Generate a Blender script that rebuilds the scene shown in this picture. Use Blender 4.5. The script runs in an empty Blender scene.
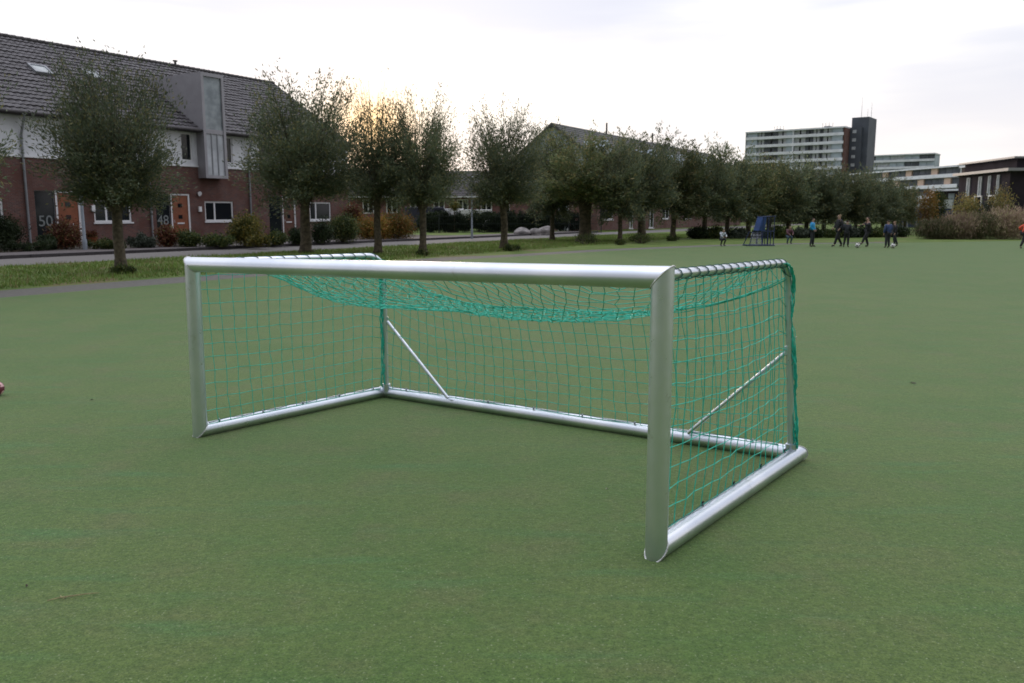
import bpy, math, random
import numpy as np
from mathutils import Vector, Matrix

random.seed(7)
rng = np.random.default_rng(11)
scene = bpy.context.scene
COL = scene.collection
PI = math.pi
R_ = math.radians

# ------------------------------------------------------------------ camera
F_PX, CAM_H, HOR = 826.0, 1.5, 214.0
PITCH = math.atan((341.5 - HOR) / F_PX)
CAMP = Vector((0, 0, CAM_H))
cam_d = bpy.data.cameras.new('camera')
cam = bpy.data.objects.new('camera', cam_d)
COL.objects.link(cam)
cam.location = CAMP
cam.rotation_euler = (PI / 2 - PITCH, 0, 0)
cam_d.sensor_width = 36
cam_d.lens = F_PX / 1024 * 36
cam_d.clip_end = 5000
cam_d.clip_start = 0.05
scene.camera = cam
cam_d.dof.use_dof = True
cam_d.dof.focus_distance = 4.8
cam_d.dof.aperture_fstop = 7.0
_F = Vector((0, math.cos(PITCH), -math.sin(PITCH)))
_U = Vector((0, math.sin(PITCH), math.cos(PITCH)))
_Rt = Vector((1, 0, 0))


def ray(x, y):
    return _Rt * (x - 512) - _U * (y - 341.5) + _F * F_PX


def gnd(x, y, z=0.0):
    d = ray(x, y)
    return CAMP + d * ((z - CAM_H) / d.z)


def at(x, y, Y):
    """the point at forward distance Y seen in direction (x, y)"""
    d = ray(x, y)
    return CAMP + d * (Y / d.y)


AX = R_(31)
SD = Vector((math.sin(AX), math.cos(AX), 0))       # along the street
PD = Vector((-math.cos(AX), math.sin(AX), 0))      # across the street, away


def sp(s, p, z=0.0):
    return SD * s + PD * p + Vector((0, 0, z))


def on_plane(x, y, perp):
    d = ray(x, y)
    P = CAMP + d * (perp / d.dot(PD))
    return P.dot(SD), P.z


ROT = math.atan2(SD.y, SD.x)

# ------------------------------------------------------------------ materials
MATS = {}


def new_mat(name):
    m = bpy.data.materials.new(name)
    m.use_nodes = True
    nt = m.node_tree
    nt.nodes.clear()
    out = nt.nodes.new('ShaderNodeOutputMaterial')
    b = nt.nodes.new('ShaderNodeBsdfPrincipled')
    nt.links.new(b.outputs[0], out.inputs[0])
    MATS[name] = m
    return m, nt, b, out


def N(nt, t, **kw):
    n = nt.nodes.new(t)
    for k, v in kw.items():
        setattr(n, k, v)
    return n


def mix_col(nt, fac, a, b, blend='MIX'):
    n = nt.nodes.new('ShaderNodeMix')
    n.data_type = 'RGBA'
    n.blend_type = blend
    for sock, v in ((n.inputs[0], fac), (n.inputs[6], a), (n.inputs[7], b)):
        if hasattr(v, 'is_output'):
            nt.links.new(v, sock)
        elif isinstance(v, (int, float)):
            sock.default_value = v
        else:
            sock.default_value = (*v, 1)
    return n.outputs[2]


def ramp(nt, fac, lo, hi):
    n = nt.nodes.new('ShaderNodeMapRange')
    n.interpolation_type = 'SMOOTHSTEP'
    n.inputs[1].default_value = lo
    n.inputs[2].default_value = hi
    nt.links.new(fac, n.inputs[0])
    return n.outputs[0]


def noise(nt, scale, detail=3, vec=None, stretch=None, rough=0.55, coord='Object'):
    n = nt.nodes.new('ShaderNodeTexNoise')
    n.inputs['Scale'].default_value = scale
    n.inputs['Detail'].default_value = detail
    n.inputs['Roughness'].default_value = rough
    if vec is None:
        tc = nt.nodes.new('ShaderNodeTexCoord')
        vec = tc.outputs[coord]
    if stretch:
        mp = nt.nodes.new('ShaderNodeMapping')
        mp.inputs['Scale'].default_value = stretch
        nt.links.new(vec, mp.inputs[0])
        vec = mp.outputs[0]
    nt.links.new(vec, n.inputs['Vector'])
    return n.outputs[0]


def bump(nt, b, h, strength=0.3, dist=0.02):
    n = nt.nodes.new('ShaderNodeBump')
    n.inputs['Strength'].default_value = strength
    n.inputs['Distance'].default_value = dist
    nt.links.new(h, n.inputs['Height'])
    nt.links.new(n.outputs[0], b.inputs['Normal'])


def simple(name, c, rough=0.6, metal=0.0, var=0.25, scale=6, bmp=0.0, spec=0.5, coord='Object'):
    m, nt, b, out = new_mat(name)
    f = noise(nt, scale, 4, coord=coord)
    d = tuple(x * (1 - var) for x in c)
    l = tuple(min(1, x * (1 + var)) for x in c)
    nt.links.new(mix_col(nt, ramp(nt, f, 0.3, 0.7), d, l), b.inputs['Base Color'])
    b.inputs['Roughness'].default_value = rough
    b.inputs['Metallic'].default_value = metal
    b.inputs['Specular IOR Level'].default_value = spec
    if bmp:
        bump(nt, b, f, bmp)
    return m


# artificial turf
m, nt, b, _ = new_mat('turf')
tc = N(nt, 'ShaderNodeTexCoord')
v = tc.outputs['Object']
big = noise(nt, 0.9, 6, v, rough=0.65)
mid = noise(nt, 2.2, 5, v, rough=0.65)
strk = noise(nt, 3.0, 4, v, (0.35, 2.2, 1))
fine = noise(nt, 150, 2, v, rough=0.8)
fine2 = noise(nt, 34, 3, v, rough=0.75)
c = mix_col(nt, ramp(nt, big, 0.35, 0.65), (0.093, 0.163, 0.037), (0.128, 0.178, 0.048))
c = mix_col(nt, ramp(nt, mid, 0.45, 0.75), c, (0.142, 0.162, 0.060))
c = mix_col(nt, ramp(nt, strk, 0.5, 0.85), c, (0.082, 0.190, 0.062))
c = mix_col(nt, ramp(nt, fine2, 0.25, 0.75), mix_col(nt, 0.42, c, (0.02, 0.05, 0.01)), c)
c = mix_col(nt, ramp(nt, fine, 0.30, 0.62), mix_col(nt, 0.75, c, (0.02, 0.04, 0.012)), c)
spk = noise(nt, 90, 1, v, rough=0.3)
c = mix_col(nt, ramp(nt, spk, 0.66, 0.78), c, (0.19, 0.23, 0.12))
nt.links.new(c, b.inputs['Base Color'])
b.inputs['Roughness'].default_value = 0.85
b.inputs['Specular IOR Level'].default_value = 0.10
b.inputs['Sheen Weight'].default_value = 0.17
b.inputs['Sheen Tint'].default_value = (0.75, 0.9, 0.7, 1)
bump(nt, b, fine2, 0.5, 0.012)

# verge grass ground
m, nt, b, _ = new_mat('verge')
tc = N(nt, 'ShaderNodeTexCoord')
v = tc.outputs['Object']
c = mix_col(nt, ramp(nt, noise(nt, 0.8, 4, v), 0.35, 0.65), (0.09, 0.145, 0.034), (0.145, 0.19, 0.055))
c = mix_col(nt, ramp(nt, noise(nt, 0.45, 5, v, (1, 1, 1)), 0.55, 0.72), c, (0.17, 0.12, 0.075))
c = mix_col(nt, ramp(nt, noise(nt, 22, 3, v), 0.3, 0.6), mix_col(nt, 0.5, c, (0.02, 0.03, 0.01)), c)
nt.links.new(c, b.inputs['Base Color'])
b.inputs['Roughness'].default_value = 0.9
b.inputs['Specular IOR Level'].default_value = 0.1

simple('blade', (0.105, 0.155, 0.034), 0.7, 0, 0.35, 1.2)
simple('asphalt', (0.105, 0.100, 0.088), 0.9, 0, 0.15, 9, 0.15)
simple('road_brick', (0.125, 0.115, 0.108), 0.9, 0, 0.12, 7, 0.15)
simple('kerb_stone', (0.045, 0.04, 0.042), 0.85, 0, 0.2, 4)  # dark tone paints in the kerb's shadow along with dark brick
simple('pavement', (0.075, 0.062, 0.062), 0.85, 0, 0.25, 5, 0.1)
simple('soil', (0.035, 0.028, 0.02), 0.95, 0, 0.4, 3)


def brick_mat(name, a, b2, mortar, bw=0.21, bh=0.065):
    m, nt, b, _ = new_mat(name)
    tc = N(nt, 'ShaderNodeTexCoord')
    s = N(nt, 'ShaderNodeSeparateXYZ')
    nt.links.new(tc.outputs['Object'], s.inputs[0])
    ad = N(nt, 'ShaderNodeMath')
    nt.links.new(s.outputs[0], ad.inputs[0])
    nt.links.new(s.outputs[1], ad.inputs[1])
    cb = N(nt, 'ShaderNodeCombineXYZ')
    nt.links.new(ad.outputs[0], cb.inputs[0])
    nt.links.new(s.outputs[2], cb.inputs[1])
    br = N(nt, 'ShaderNodeTexBrick')
    br.inputs['Color1'].default_value = (*a, 1)
    br.inputs['Color2'].default_value = (*b2, 1)
    br.inputs['Mortar'].default_value = (*mortar, 1)
    br.inputs['Scale'].default_value = 1
    br.inputs['Mortar Size'].default_value = 0.008
    br.inputs['Brick Width'].default_value = bw
    br.inputs['Row Height'].default_value = bh
    nt.links.new(cb.outputs[0], br.inputs['Vector'])
    f = noise(nt, 1.1, 5)
    c = mix_col(nt, ramp(nt, f, 0.3, 0.75), br.outputs['Color'], tuple(x * 0.62 for x in a))
    nt.links.new(c, b.inputs['Base Color'])
    b.inputs['Roughness'].default_value = 0.9
    return m


brick_mat('brick', (0.165, 0.068, 0.052), (0.085, 0.042, 0.040), (0.15, 0.13, 0.12))
brick_mat('brick_dark', (0.07, 0.045, 0.048), (0.05, 0.035, 0.04), (0.08, 0.07, 0.07))
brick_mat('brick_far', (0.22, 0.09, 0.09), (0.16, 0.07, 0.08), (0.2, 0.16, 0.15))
simple('render_white', (0.68, 0.69, 0.73), 0.7, 0, 0.10, 1.5)
simple('frame_white', (0.72, 0.72, 0.74), 0.45, 0, 0.05, 3)
simple('roof_tile', (0.062, 0.056, 0.062), 0.62, 0, 0.35, 2.2, 0.1)
simple('roof_dark', (0.055, 0.05, 0.052), 0.8, 0, 0.25, 2)
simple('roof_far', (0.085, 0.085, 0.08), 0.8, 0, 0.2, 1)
simple('zinc', (0.31, 0.30, 0.325), 0.5, 0.1, 0.06, 2)
simple('gutter', (0.24, 0.25, 0.27), 0.5, 0.3, 0.1, 4)
simple('door_orange', (0.22, 0.065, 0.025), 0.5, 0, 0.12, 5)
simple('door_brown', (0.10, 0.035, 0.02), 0.5, 0, 0.2, 5)
simple('numeral', (0.20, 0.22, 0.225), 0.6, 0, 0.05, 5)
simple('bark', (0.085, 0.068, 0.045), 0.95, 0, 0.45, 9, 0.6)
simple('concrete', (0.76, 0.78, 0.84), 0.8, 0, 0.10, 0.5)
simple('cladding_grey', (0.36, 0.42, 0.47), 0.7, 0, 0.12, 0.4)
simple('cladding_peach', (0.58, 0.42, 0.34), 0.7, 0, 0.08, 0.5)
simple('tower_dark', (0.07, 0.08, 0.10), 0.7, 0, 0.12, 0.3)
simple('modern_dark', (0.036, 0.029, 0.038), 0.9, 0, 0.2, 0.6, 0, .1)
simple('recess', (0.10, 0.11, 0.13), 0.8, 0, 0.3, 0.7)
simple('curtain', (0.45, 0.47, 0.50), 0.8, 0, 0.2, 1.3)
simple('rock', (0.20, 0.185, 0.18), 0.9, 0, 0.4, 3, 0.7)
simple('fence_dark', (0.018, 0.028, 0.026), 0.7, 0, 0.2, 3)
simple('steel_grey', (0.24, 0.27, 0.31), 0.5, 0.4, 0.1, 4)
simple('black', (0.012, 0.012, 0.014), 0.6, 0, 0.2, 5)
simple('rubber', (0.02, 0.02, 0.02), 0.8, 0, 0.2, 5)
simple('blue_steel', (0.02, 0.035, 0.10), 0.5, 0.1, 0.2, 5)
simple('blue_sheet', (0.015, 0.05, 0.17), 0.6, 0, 0.25, 3)
simple('rack_white', (0.33, 0.34, 0.42), 0.6, 0, 0.1, 5)
simple('ball_white', (0.72, 0.72, 0.70), 0.5, 0, 0.1, 9)
simple('maroon', (0.13, 0.02, 0.035), 0.6, 0, 0.3, 9)
simple('pink', (0.62, 0.38, 0.38), 0.6, 0, 0.1, 9)
simple('stick', (0.30, 0.24, 0.13), 0.8, 0, 0.4, 60)
simple('leaf_dead', (0.04, 0.028, 0.016), 0.8, 0, 0.4, 60)
simple('leaf_pale', (0.45, 0.42, 0.36), 0.8, 0, 0.2, 60)
simple('car_white', (0.65, 0.65, 0.66), 0.35, 0, 0.05, 3)
simple('car_dark', (0.03, 0.032, 0.055), 0.35, 0, 0.1, 3)

m, nt, b, _ = new_mat('glass')
b.inputs['Base Color'].default_value = (0.012, 0.015, 0.019, 1)
b.inputs['Roughness'].default_value = 0.07
b.inputs['Specular IOR Level'].default_value = 0.3
m, nt, b, _ = new_mat('glass_pale')
f = noise(nt, 2.0, 3)
nt.links.new(mix_col(nt, ramp(nt, f, .3, .7), (0.16, 0.19, 0.21), (0.30, 0.34, 0.36)), b.inputs['Base Color'])
b.inputs['Roughness'].default_value = 0.12

# brushed aluminium
m, nt, b, _ = new_mat('aluminium')
tc = N(nt, 'ShaderNodeTexCoord')
g = noise(nt, 30, 4, tc.outputs['Object'], (1, 1, 1))
g2 = noise(nt, 2.5, 5, tc.outputs['Object'])
g3 = noise(nt, 7, 6, tc.outputs['Object'], rough=0.7)
c = mix_col(nt, ramp(nt, g2, 0.35, 0.7), (0.60, 0.645, 0.71), (0.74, 0.77, 0.82))
c = mix_col(nt, ramp(nt, g3, 0.60, 0.78), c, (0.46, 0.47, 0.45))
nt.links.new(c, b.inputs['Base Color'])
b.inputs['Metallic'].default_value = 0.94
mr = N(nt, 'ShaderNodeMapRange')
mr.inputs[3].default_value = 0.22
mr.inputs[4].default_value = 0.40
nt.links.new(g, mr.inputs[0])
nt.links.new(mr.outputs[0], b.inputs['Roughness'])
simple('weld', (0.55, 0.55, 0.54), 0.5, 0.7, 0.25, 50, 0.4)

# net cord
m, nt, b, out = new_mat('net_cord')
f = noise(nt, 25, 3)
nt.links.new(mix_col(nt, ramp(nt, f, .3, .7), (0.006, 0.36, 0.245), (0.02, 0.55, 0.40)), b.inputs['Base Color'])
b.inputs['Roughness'].default_value = 0.55
simple('net_cord_dark', (0.008, 0.10, 0.085), 0.6, 0, 0.3, 30)


def leaf_mat(name, a, b2, c3=None, transl=0.3, patch=None):
    m, nt, b, out = new_mat(name)
    geo = N(nt, 'ShaderNodeNewGeometry')
    oi = N(nt, 'ShaderNodeObjectInfo')
    f = noise(nt, 0.9, 3)
    c = mix_col(nt, geo.outputs['Random Per Island'], a, b2)
    c = mix_col(nt, ramp(nt, f, 0.38, 0.62), tuple(x * 0.75 for x in a), c)
    if c3:
        r2 = N(nt, 'ShaderNodeMath', operation='FRACT')
        mu = N(nt, 'ShaderNodeMath', operation='MULTIPLY')
        mu.inputs[1].default_value = 37.7
        nt.links.new(geo.outputs['Random Per Island'], mu.inputs[0])
        nt.links.new(mu.outputs[0], r2.inputs[0])
        c = mix_col(nt, ramp(nt, r2.outputs[0], 0.75, 0.9), c, c3)
    if patch:
        c = mix_col(nt, ramp(nt, noise(nt, 0.5, 5, rough=.6), 0.54, 0.72), c, patch)
    hv = N(nt, 'ShaderNodeHueSaturation')
    mr = N(nt, 'ShaderNodeMapRange')
    mr.inputs[3].default_value = 0.75
    mr.inputs[4].default_value = 1.3
    nt.links.new(oi.outputs['Random'], mr.inputs[0])
    nt.links.new(mr.outputs[0], hv.inputs['Value'])
    nt.links.new(c, hv.inputs['Color'])
    nt.links.new(hv.outputs[0], b.inputs['Base Color'])
    b.inputs['Roughness'].default_value = 0.6
    b.inputs['Specular IOR Level'].default_value = 0.25
    tr = N(nt, 'ShaderNodeBsdfTranslucent')
    nt.links.new(hv.outputs[0], tr.inputs[0])
    mx = N(nt, 'ShaderNodeMixShader')
    mx.inputs[0].default_value = transl
    nt.links.new(b.outputs[0], mx.inputs[1])
    nt.links.new(tr.outputs[0], mx.inputs[2])
    nt.links.new(mx.outputs[0], out.inputs[0])
    return m


leaf_mat('willow', (0.105, 0.135, 0.078), (0.20, 0.24, 0.15), (0.24, 0.225, 0.10))  # leaf tones raised to hold lens veil and distance haze in the colour
leaf_mat('willow_olive', (0.11, 0.14, 0.066), (0.21, 0.235, 0.115), (0.26, 0.22, 0.095))  # same haze lift painted into the olive leaves
leaf_mat('evergreen', (0.018, 0.032, 0.012), (0.05, 0.075, 0.025))
leaf_mat('green_shrub', (0.035, 0.06, 0.015), (0.09, 0.12, 0.035), (0.14, 0.14, 0.04))
leaf_mat('yellow_shrub', (0.07, 0.08, 0.018), (0.17, 0.16, 0.035), (0.25, 0.19, 0.04))
leaf_mat('autumn', (0.15, 0.12, 0.025), (0.30, 0.20, 0.035), (0.30, 0.10, 0.025))
leaf_mat('red_shrub', (0.09, 0.03, 0.018), (0.18, 0.065, 0.03), (0.14, 0.13, 0.045))
leaf_mat('brown_brush', (0.32, 0.23, 0.17), (0.50, 0.39, 0.29), (0.32, 0.31, 0.15))
leaf_mat('brush_green', (0.12, 0.13, 0.06), (0.24, 0.22, 0.12), (0.28, 0.20, 0.14))
leaf_mat('sapling', (0.20, 0.19, 0.07), (0.42, 0.36, 0.12), (0.45, 0.30, 0.1))
leaf_mat('autumn_tree', (0.20, 0.11, 0.03), (0.36, 0.20, 0.05), (0.20, 0.18, 0.06))
leaf_mat('grey_green', (0.045, 0.06, 0.04), (0.11, 0.13, 0.10))


# ------------------------------------------------------------------ mesh builder
class MB:
    def __init__(self):
        self.v, self.f, self.m = [], [], []

    def add(self, vs, fs, mi=0):
        o = len(self.v)
        self.v += [tuple(x) for x in vs]
        self.f += [tuple(i + o for i in f) for f in fs]
        self.m += [mi] * len(fs)
        return self

    def quad(self, a, b, c, d, mi=0):
        return self.add([a, b, c, d], [(0, 1, 2, 3)], mi)

    def box(self, x0, y0, z0, x1, y1, z1, mi=0):
        vs = [(x0, y0, z0), (x1, y0, z0), (x1, y1, z0), (x0, y1, z0), (x0, y0, z1), (x1, y0, z1), (x1, y1, z1), (x0, y1, z1)]
        return self.add(vs, [(0, 3, 2, 1), (4, 5, 6, 7), (0, 1, 5, 4), (1, 2, 6, 5), (2, 3, 7, 6), (3, 0, 4, 7)], mi)

    def tube(self, pts, rad, n=8, mi=0, cap=True):
        pts = [Vector(p) for p in pts]
        if not hasattr(rad, '__len__'):
            rad = [rad] * len(pts)
        rings = []
        up = None
        for i, p in enumerate(pts):
            t = (pts[min(i + 1, len(pts) - 1)] - pts[max(i - 1, 0)]).normalized()
            if up is None:
                up = Vector((0, 0, 1)) if abs(t.z) < 0.9 else Vector((1, 0, 0))
            s = t.cross(up).normalized()
            up = s.cross(t).normalized()
            rings.append([p + (s * math.cos(2 * PI * k / n) + up * math.sin(2 * PI * k / n)) * rad[i] for k in range(n)])
        vs = [q for r in rings for q in r]
        fs = []
        for i in range(len(pts) - 1):
            for k in range(n):
                a = i * n + k
                b2 = i * n + (k + 1) % n
                fs.append((a, b2, b2 + n, a + n))
        if cap:
            fs.append(tuple(range(n))[::-1])
            fs.append(tuple((len(pts) - 1) * n + k for k in range(n)))
        return self.add(vs, fs, mi)

    def build(self, name, mats, parent=None, smooth=False, bevel=0):
        me = bpy.data.meshes.new(name)
        me.from_pydata(self.v, [], self.f)
        for mm in (mats if isinstance(mats, (list, tuple)) else [mats]):
            me.materials.append(MATS[mm])
        if any(self.m):
            me.polygons.foreach_set('material_index', self.m)
        if smooth:
            me.polygons.foreach_set('use_smooth', [True] * len(me.polygons))
        me.update()
        o = bpy.data.objects.new(name, me)
        COL.objects.link(o)
        if parent:
            o.parent = parent
        if smooth and smooth != 'all':
            try:
                me.set_sharp_from_angle(angle=R_(40))
            except Exception:
                pass
        if bevel:
            bm = o.modifiers.new('bevel', 'BEVEL')
            bm.width = bevel
            bm.segments = 2
            bm.limit_method = 'ANGLE'
        return o


def empty(name, loc=(0, 0, 0), rz=0.0, label=None, cat=None, group=None):
    o = bpy.data.objects.new(name, None)
    COL.objects.link(o)
    o.location = loc
    o.rotation_euler = (0, 0, rz)
    if label:
        tag(o, label, cat, group)
    return o


def tag(o, label, cat, group=None):
    o['label'] = label
    o['category'] = cat
    if group:
        o['group'] = group
    return o


def kind(o, k):
    o['kind'] = k
    return o


# ------------------------------------------------------------------ ground
g = MB()
g.quad((-2500, -1500, 0), (2500, -1500, 0), (2500, 3500, 0), (-2500, 3500, 0))
kind(g.build('ground', 'verge'), 'structure')

edge = [sp(s, 15.55) for s in (-60, 0, 8, 14, 19, 23)] + [gnd(520, 256.6), gnd(610, 251), gnd(720, 246.2), gnd(810, 244), gnd(900, 243), gnd(1024, 241), gnd(1200, 239)]


def poly_sheet(pts, z):
    b_ = MB()
    vs = [(p[0], p[1], z) for p in pts]
    b_.add(vs, [tuple(range(len(vs)))])
    return b_


turf_pts = [Vector((60, -30, 0)), Vector((90, 55, 0))] + edge[::-1] + [Vector((-70, -50, 0))]
kind(poly_sheet(turf_pts, 0.010).build('artificial_turf', 'turf'), 'structure')

# path along the turf edge
pb = MB()
n_e = len(edge)
outer = []
for i, p in enumerate(edge):
    t = (edge[min(i + 1, n_e - 1)] - edge[max(i - 1, 0)])
    t.z = 0
    t.normalize()
    nrm = Vector((-t.y, t.x, 0))
    outer.append(p + nrm * (1.5 if i < 6 else 1.2))
for i in range(n_e - 3):
    a, b2, c2, d2 = edge[i], edge[i + 1], outer[i + 1], outer[i]
    pb.quad(*[(q.x, q.y, 0.005) for q in (a, b2, c2, d2)])
kind(pb.build('path', 'asphalt'), 'structure')

rb = MB()
rb.quad(sp(-60, 25.0, 0.004), sp(230, 25.0, 0.004), sp(230, 29.0, 0.004), sp(-60, 29.0, 0.004))
kind(rb.build('road', 'road_brick'), 'structure')
kb = MB()
for s0 in np.arange(-40, 62, 1.0):
    q = [sp(s0, 29.0), sp(s0 + .985, 29.0), sp(s0 + .985, 29.16), sp(s0, 29.16)]
    vs = [(p.x, p.y, 0.0) for p in q] + [(p.x, p.y, 0.12) for p in q]
    kb.add(vs, [(0, 3, 2, 1), (4, 5, 6, 7), (0, 1, 5, 4), (1, 2, 6, 5), (2, 3, 7, 6), (3, 0, 4, 7)])
kind(kb.build('kerb', 'kerb_stone'), 'structure')
vb = MB()
vb.quad(sp(-60, 29.16, 0.11), sp(62, 29.16, 0.11), sp(62, 31.4, 0.11), sp(-60, 31.4, 0.11))
kind(vb.build('pavement', 'pavement'), 'structure')
vb = MB()
vb.quad(sp(-60, 31.4, 0.105), sp(45, 31.4, 0.105), sp(45, 60, 0.105), sp(-60, 60, 0.105))
kind(vb.build('garden_soil', 'soil'), 'structure')


# grass blades on verge
def blades(n, s0, s1, p0, p1, hmin, hmax, wid, name, mat):
    s = rng.uniform(s0, s1, n)
    p = rng.uniform(p0, p1, n)
    cl = np.sin(s * 1.7) * np.cos(p * 2.3 + s * .6) + rng.normal(0, .6, n)
    h = hmin + (hmax - hmin) * np.clip(.5 + .35 * cl, 0, 1)
    X = s * SD.x + p * PD.x
    Y = s * SD.y + p * PD.y
    a = rng.uniform(0, 2 * PI, n)
    w = wid * rng.uniform(.6, 1.3, n)
    dx, dy = np.cos(a) * w, np.sin(a) * w
    lx, ly = rng.normal(0, .4, n) * h, rng.normal(0, .4, n) * h
    V = np.empty((n, 3, 3))
    V[:, 0] = np.stack([X - dx, Y - dy, np.zeros(n)], 1)
    V[:, 1] = np.stack([X + dx, Y + dy, np.zeros(n)], 1)
    V[:, 2] = np.stack([X + lx, Y + ly, h], 1)
    me = bpy.data.meshes.new(name)
    me.from_pydata(V.reshape(-1, 3).tolist(), [], np.arange(3 * n).reshape(-1, 3).tolist())
    me.materials.append(MATS[mat])
    o = bpy.data.objects.new(name, me)
    COL.objects.link(o)
    return kind(o, 'stuff')


leaf_mat('blade', (0.105, 0.18, 0.032), (0.19, 0.265, 0.062), (0.20, 0.17, 0.075), 0.25, (0.19, 0.15, 0.085))
tag(blades(70000, 3, 60, 17.4, 24.9, .03, .13, .012, 'verge_grass', 'blade'), 'rough green grass of the verge under the willows', 'grass')
tag(blades(12000, 36, 75, 29.3, 31.5, .03, .13, .02, 'lawn_grass', 'blade'), 'short green lawn beyond the street', 'grass')


# ------------------------------------------------------------------ foliage
def leaves_mesh(name, pts, dirs, L, W, mat, twigs=None):
    n = len(pts)
    d = dirs / np.maximum(np.linalg.norm(dirs, axis=1, keepdims=True), 1e-6)
    r = rng.normal(size=(n, 3))
    s = np.cross(d, r)
    s /= np.maximum(np.linalg.norm(s, axis=1, keepdims=True), 1e-6)
    l = (L * rng.uniform(.6, 1.25, n))[:, None]
    w = (W * rng.uniform(.7, 1.25, n))[:, None]
    V = np.empty((n, 4, 3))
    V[:, 0] = pts - d * l * .5
    V[:, 1] = pts + s * w * .5 - d * l * .05
    V[:, 2] = pts + d * l * .5
    V[:, 3] = pts - s * w * .5 - d * l * .05
    vs = V.reshape(-1, 3).tolist()
    fs = np.arange(4 * n).reshape(-1, 4).tolist()
    mi = [0] * n
    if twigs:
        o = len(vs)
        vs += twigs.v
        fs += [[i + o for i in f] for f in twigs.f]
        mi += [1] * len(twigs.f)
    me = bpy.data.meshes.new(name)
    me.from_pydata(vs, [], fs)
    me.materials.append(MATS[mat])
    me.materials.append(MATS['bark'])
    me.polygons.foreach_set('material_index', mi)
    me.update()
    return me


def willow(seed, H=5.9, z0=1.25, rad=1.65, trunk_r=.13, head=1.9, nshoot=120, nleaf=15000, L=.13, W=.034, mat='willow', wisps=26, lean=0.0, thin=.35):
    """returns trunk mesh, crown mesh"""
    r = np.random.default_rng(seed)
    tb = MB()
    prof = [(0, 1.75), (.12, 1.3), (.4, 1.05), (1.0, .95), (1.6, .92), (head, 1.15), (head + .2, .9)]
    tb.tube([(lean * z + r.normal(0, .012), r.normal(0, .012), z) for z, k in prof], [trunk_r * k * r.uniform(.93, 1.07) for z, k in prof], 12)
    P, D = [], []
    tw = MB()
    cz = (z0 + H * .93) / 2 + .1
    hz = (H * .93 - z0) / 2
    asym = r.uniform(0, 2 * PI)
    ntot = nshoot + wisps
    wts = []
    paths = []
    for i in range(ntot):
        az = r.uniform(0, 2 * PI)
        sn = r.uniform(-.9, 1) if i < nshoot else r.uniform(.75, 1)
        el = math.asin(max(-1, min(1, sn)))
        k = r.uniform(.72, 1.03) if i < nshoot else r.uniform(.98, 1.16)
        k *= 1 + .10 * math.sin(3 * az + asym) + .07 * math.sin(5 * az + 2 * sn + asym)
        ex = 0.62   # fuller than an ellipsoid
        tgt = np.array([math.cos(az) * rad * k * (math.cos(el) ** ex), math.sin(az) * rad * k * (math.cos(el) ** ex), cz + hz * k * math.copysign(abs(sn) ** .9, sn)])
        org = np.array([lean * head + r.normal(0, trunk_r * .6), r.normal(0, trunk_r * .6), head - .15 + r.uniform(-.25, .3)])
        ctl = org * .45 + tgt * .55 + np.array([0, 0, (.35 if sn > -.2 else .55) * r.uniform(.5, 1.2)])
        ts = np.linspace(0, 1, 7)[:, None]
        c = (1 - ts) ** 2 * org + 2 * ts * (1 - ts) * ctl + ts ** 2 * tgt
        paths.append(c)
        rr = r.uniform(.008, .017)
        if i % 2 == 0 or i >= nshoot:
            tw.tube(c.tolist(), [rr * (1 - .85 * t) for t in ts[:, 0]], 4, cap=False)
        wts.append(1.0 if i < nshoot else .5)
    for i in range(9):
        c = paths[i * 7]
        tb.tube(c[:4].tolist(), [.05, .045, .035, .02], 6, cap=False)
    wts = np.array(wts)
    cnt = (nleaf * wts / wts.sum()).astype(int)
    for i, c in enumerate(paths):
        nc = 7
        for j in range(nc):
            t = r.uniform(.22, 1) ** .75
            k = min(5, int(t * 6))
            fr = t * 6 - k
            p = c[k] * (1 - fr) + c[k + 1] * fr
            d = c[k + 1] - c[k]
            d = d / (np.linalg.norm(d) + 1e-6)
            nn = max(1, cnt[i] // nc)
            sg = .13 if i < nshoot else .075
            off = r.normal(0, 1, (nn, 3)) * sg
            q = r.uniform(-.28, .28, nn)[:, None]
            P.append(p + off + d * q)
            D.append(d + np.array([0, 0, .25]) + r.normal(0, .55, (nn, 3)))
    P, D = np.concatenate(P), np.concatenate(D)
    tz = np.clip((P[:, 2] - cz + .5) / (H - cz), 0, 1)
    keep = r.uniform(0, 1, len(P)) > thin * tz ** .8
    P, D = [P[keep]], [D[keep]]
    crown = leaves_mesh('crown', np.concatenate(P), np.concatenate(D), L, W, mat, tw)
    trunk = tb.build('trunk', 'bark', None, 'all')
    tme = trunk.data
    bpy.data.objects.remove(trunk)
    return tme, crown


near = [willow(1, nleaf=42000, nshoot=180, wisps=54, L=.115, W=.032, thin=.55), willow(2, nleaf=30000, nshoot=120, wisps=44, rad=1.6, thin=.93, L=.12, W=.032), willow(3, nleaf=38000, nshoot=150, wisps=44, thin=.6, L=.12, W=.032), willow(4, nleaf=44000, nshoot=180, wisps=54, thin=.5, rad=1.75, L=.115, W=.032)]
far = [willow(11, nleaf=15000, L=.19, W=.055, nshoot=120, z0=.45), willow(12, nleaf=15000, L=.19, W=.055, nshoot=120, z0=.45, mat='willow_olive'), willow(13, nleaf=15000, L=.20, W=.055, nshoot=120, z0=.35)]
old = [willow(21, nleaf=28000, L=.15, W=.045, trunk_r=.19, head=2.1, rad=1.95, z0=1.5, nshoot=130, mat='willow_olive'), willow(22, nleaf=24000, L=.17, W=.05, trunk_r=.19, head=1.9, rad=1.8, z0=1.4, nshoot=120)]


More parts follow.
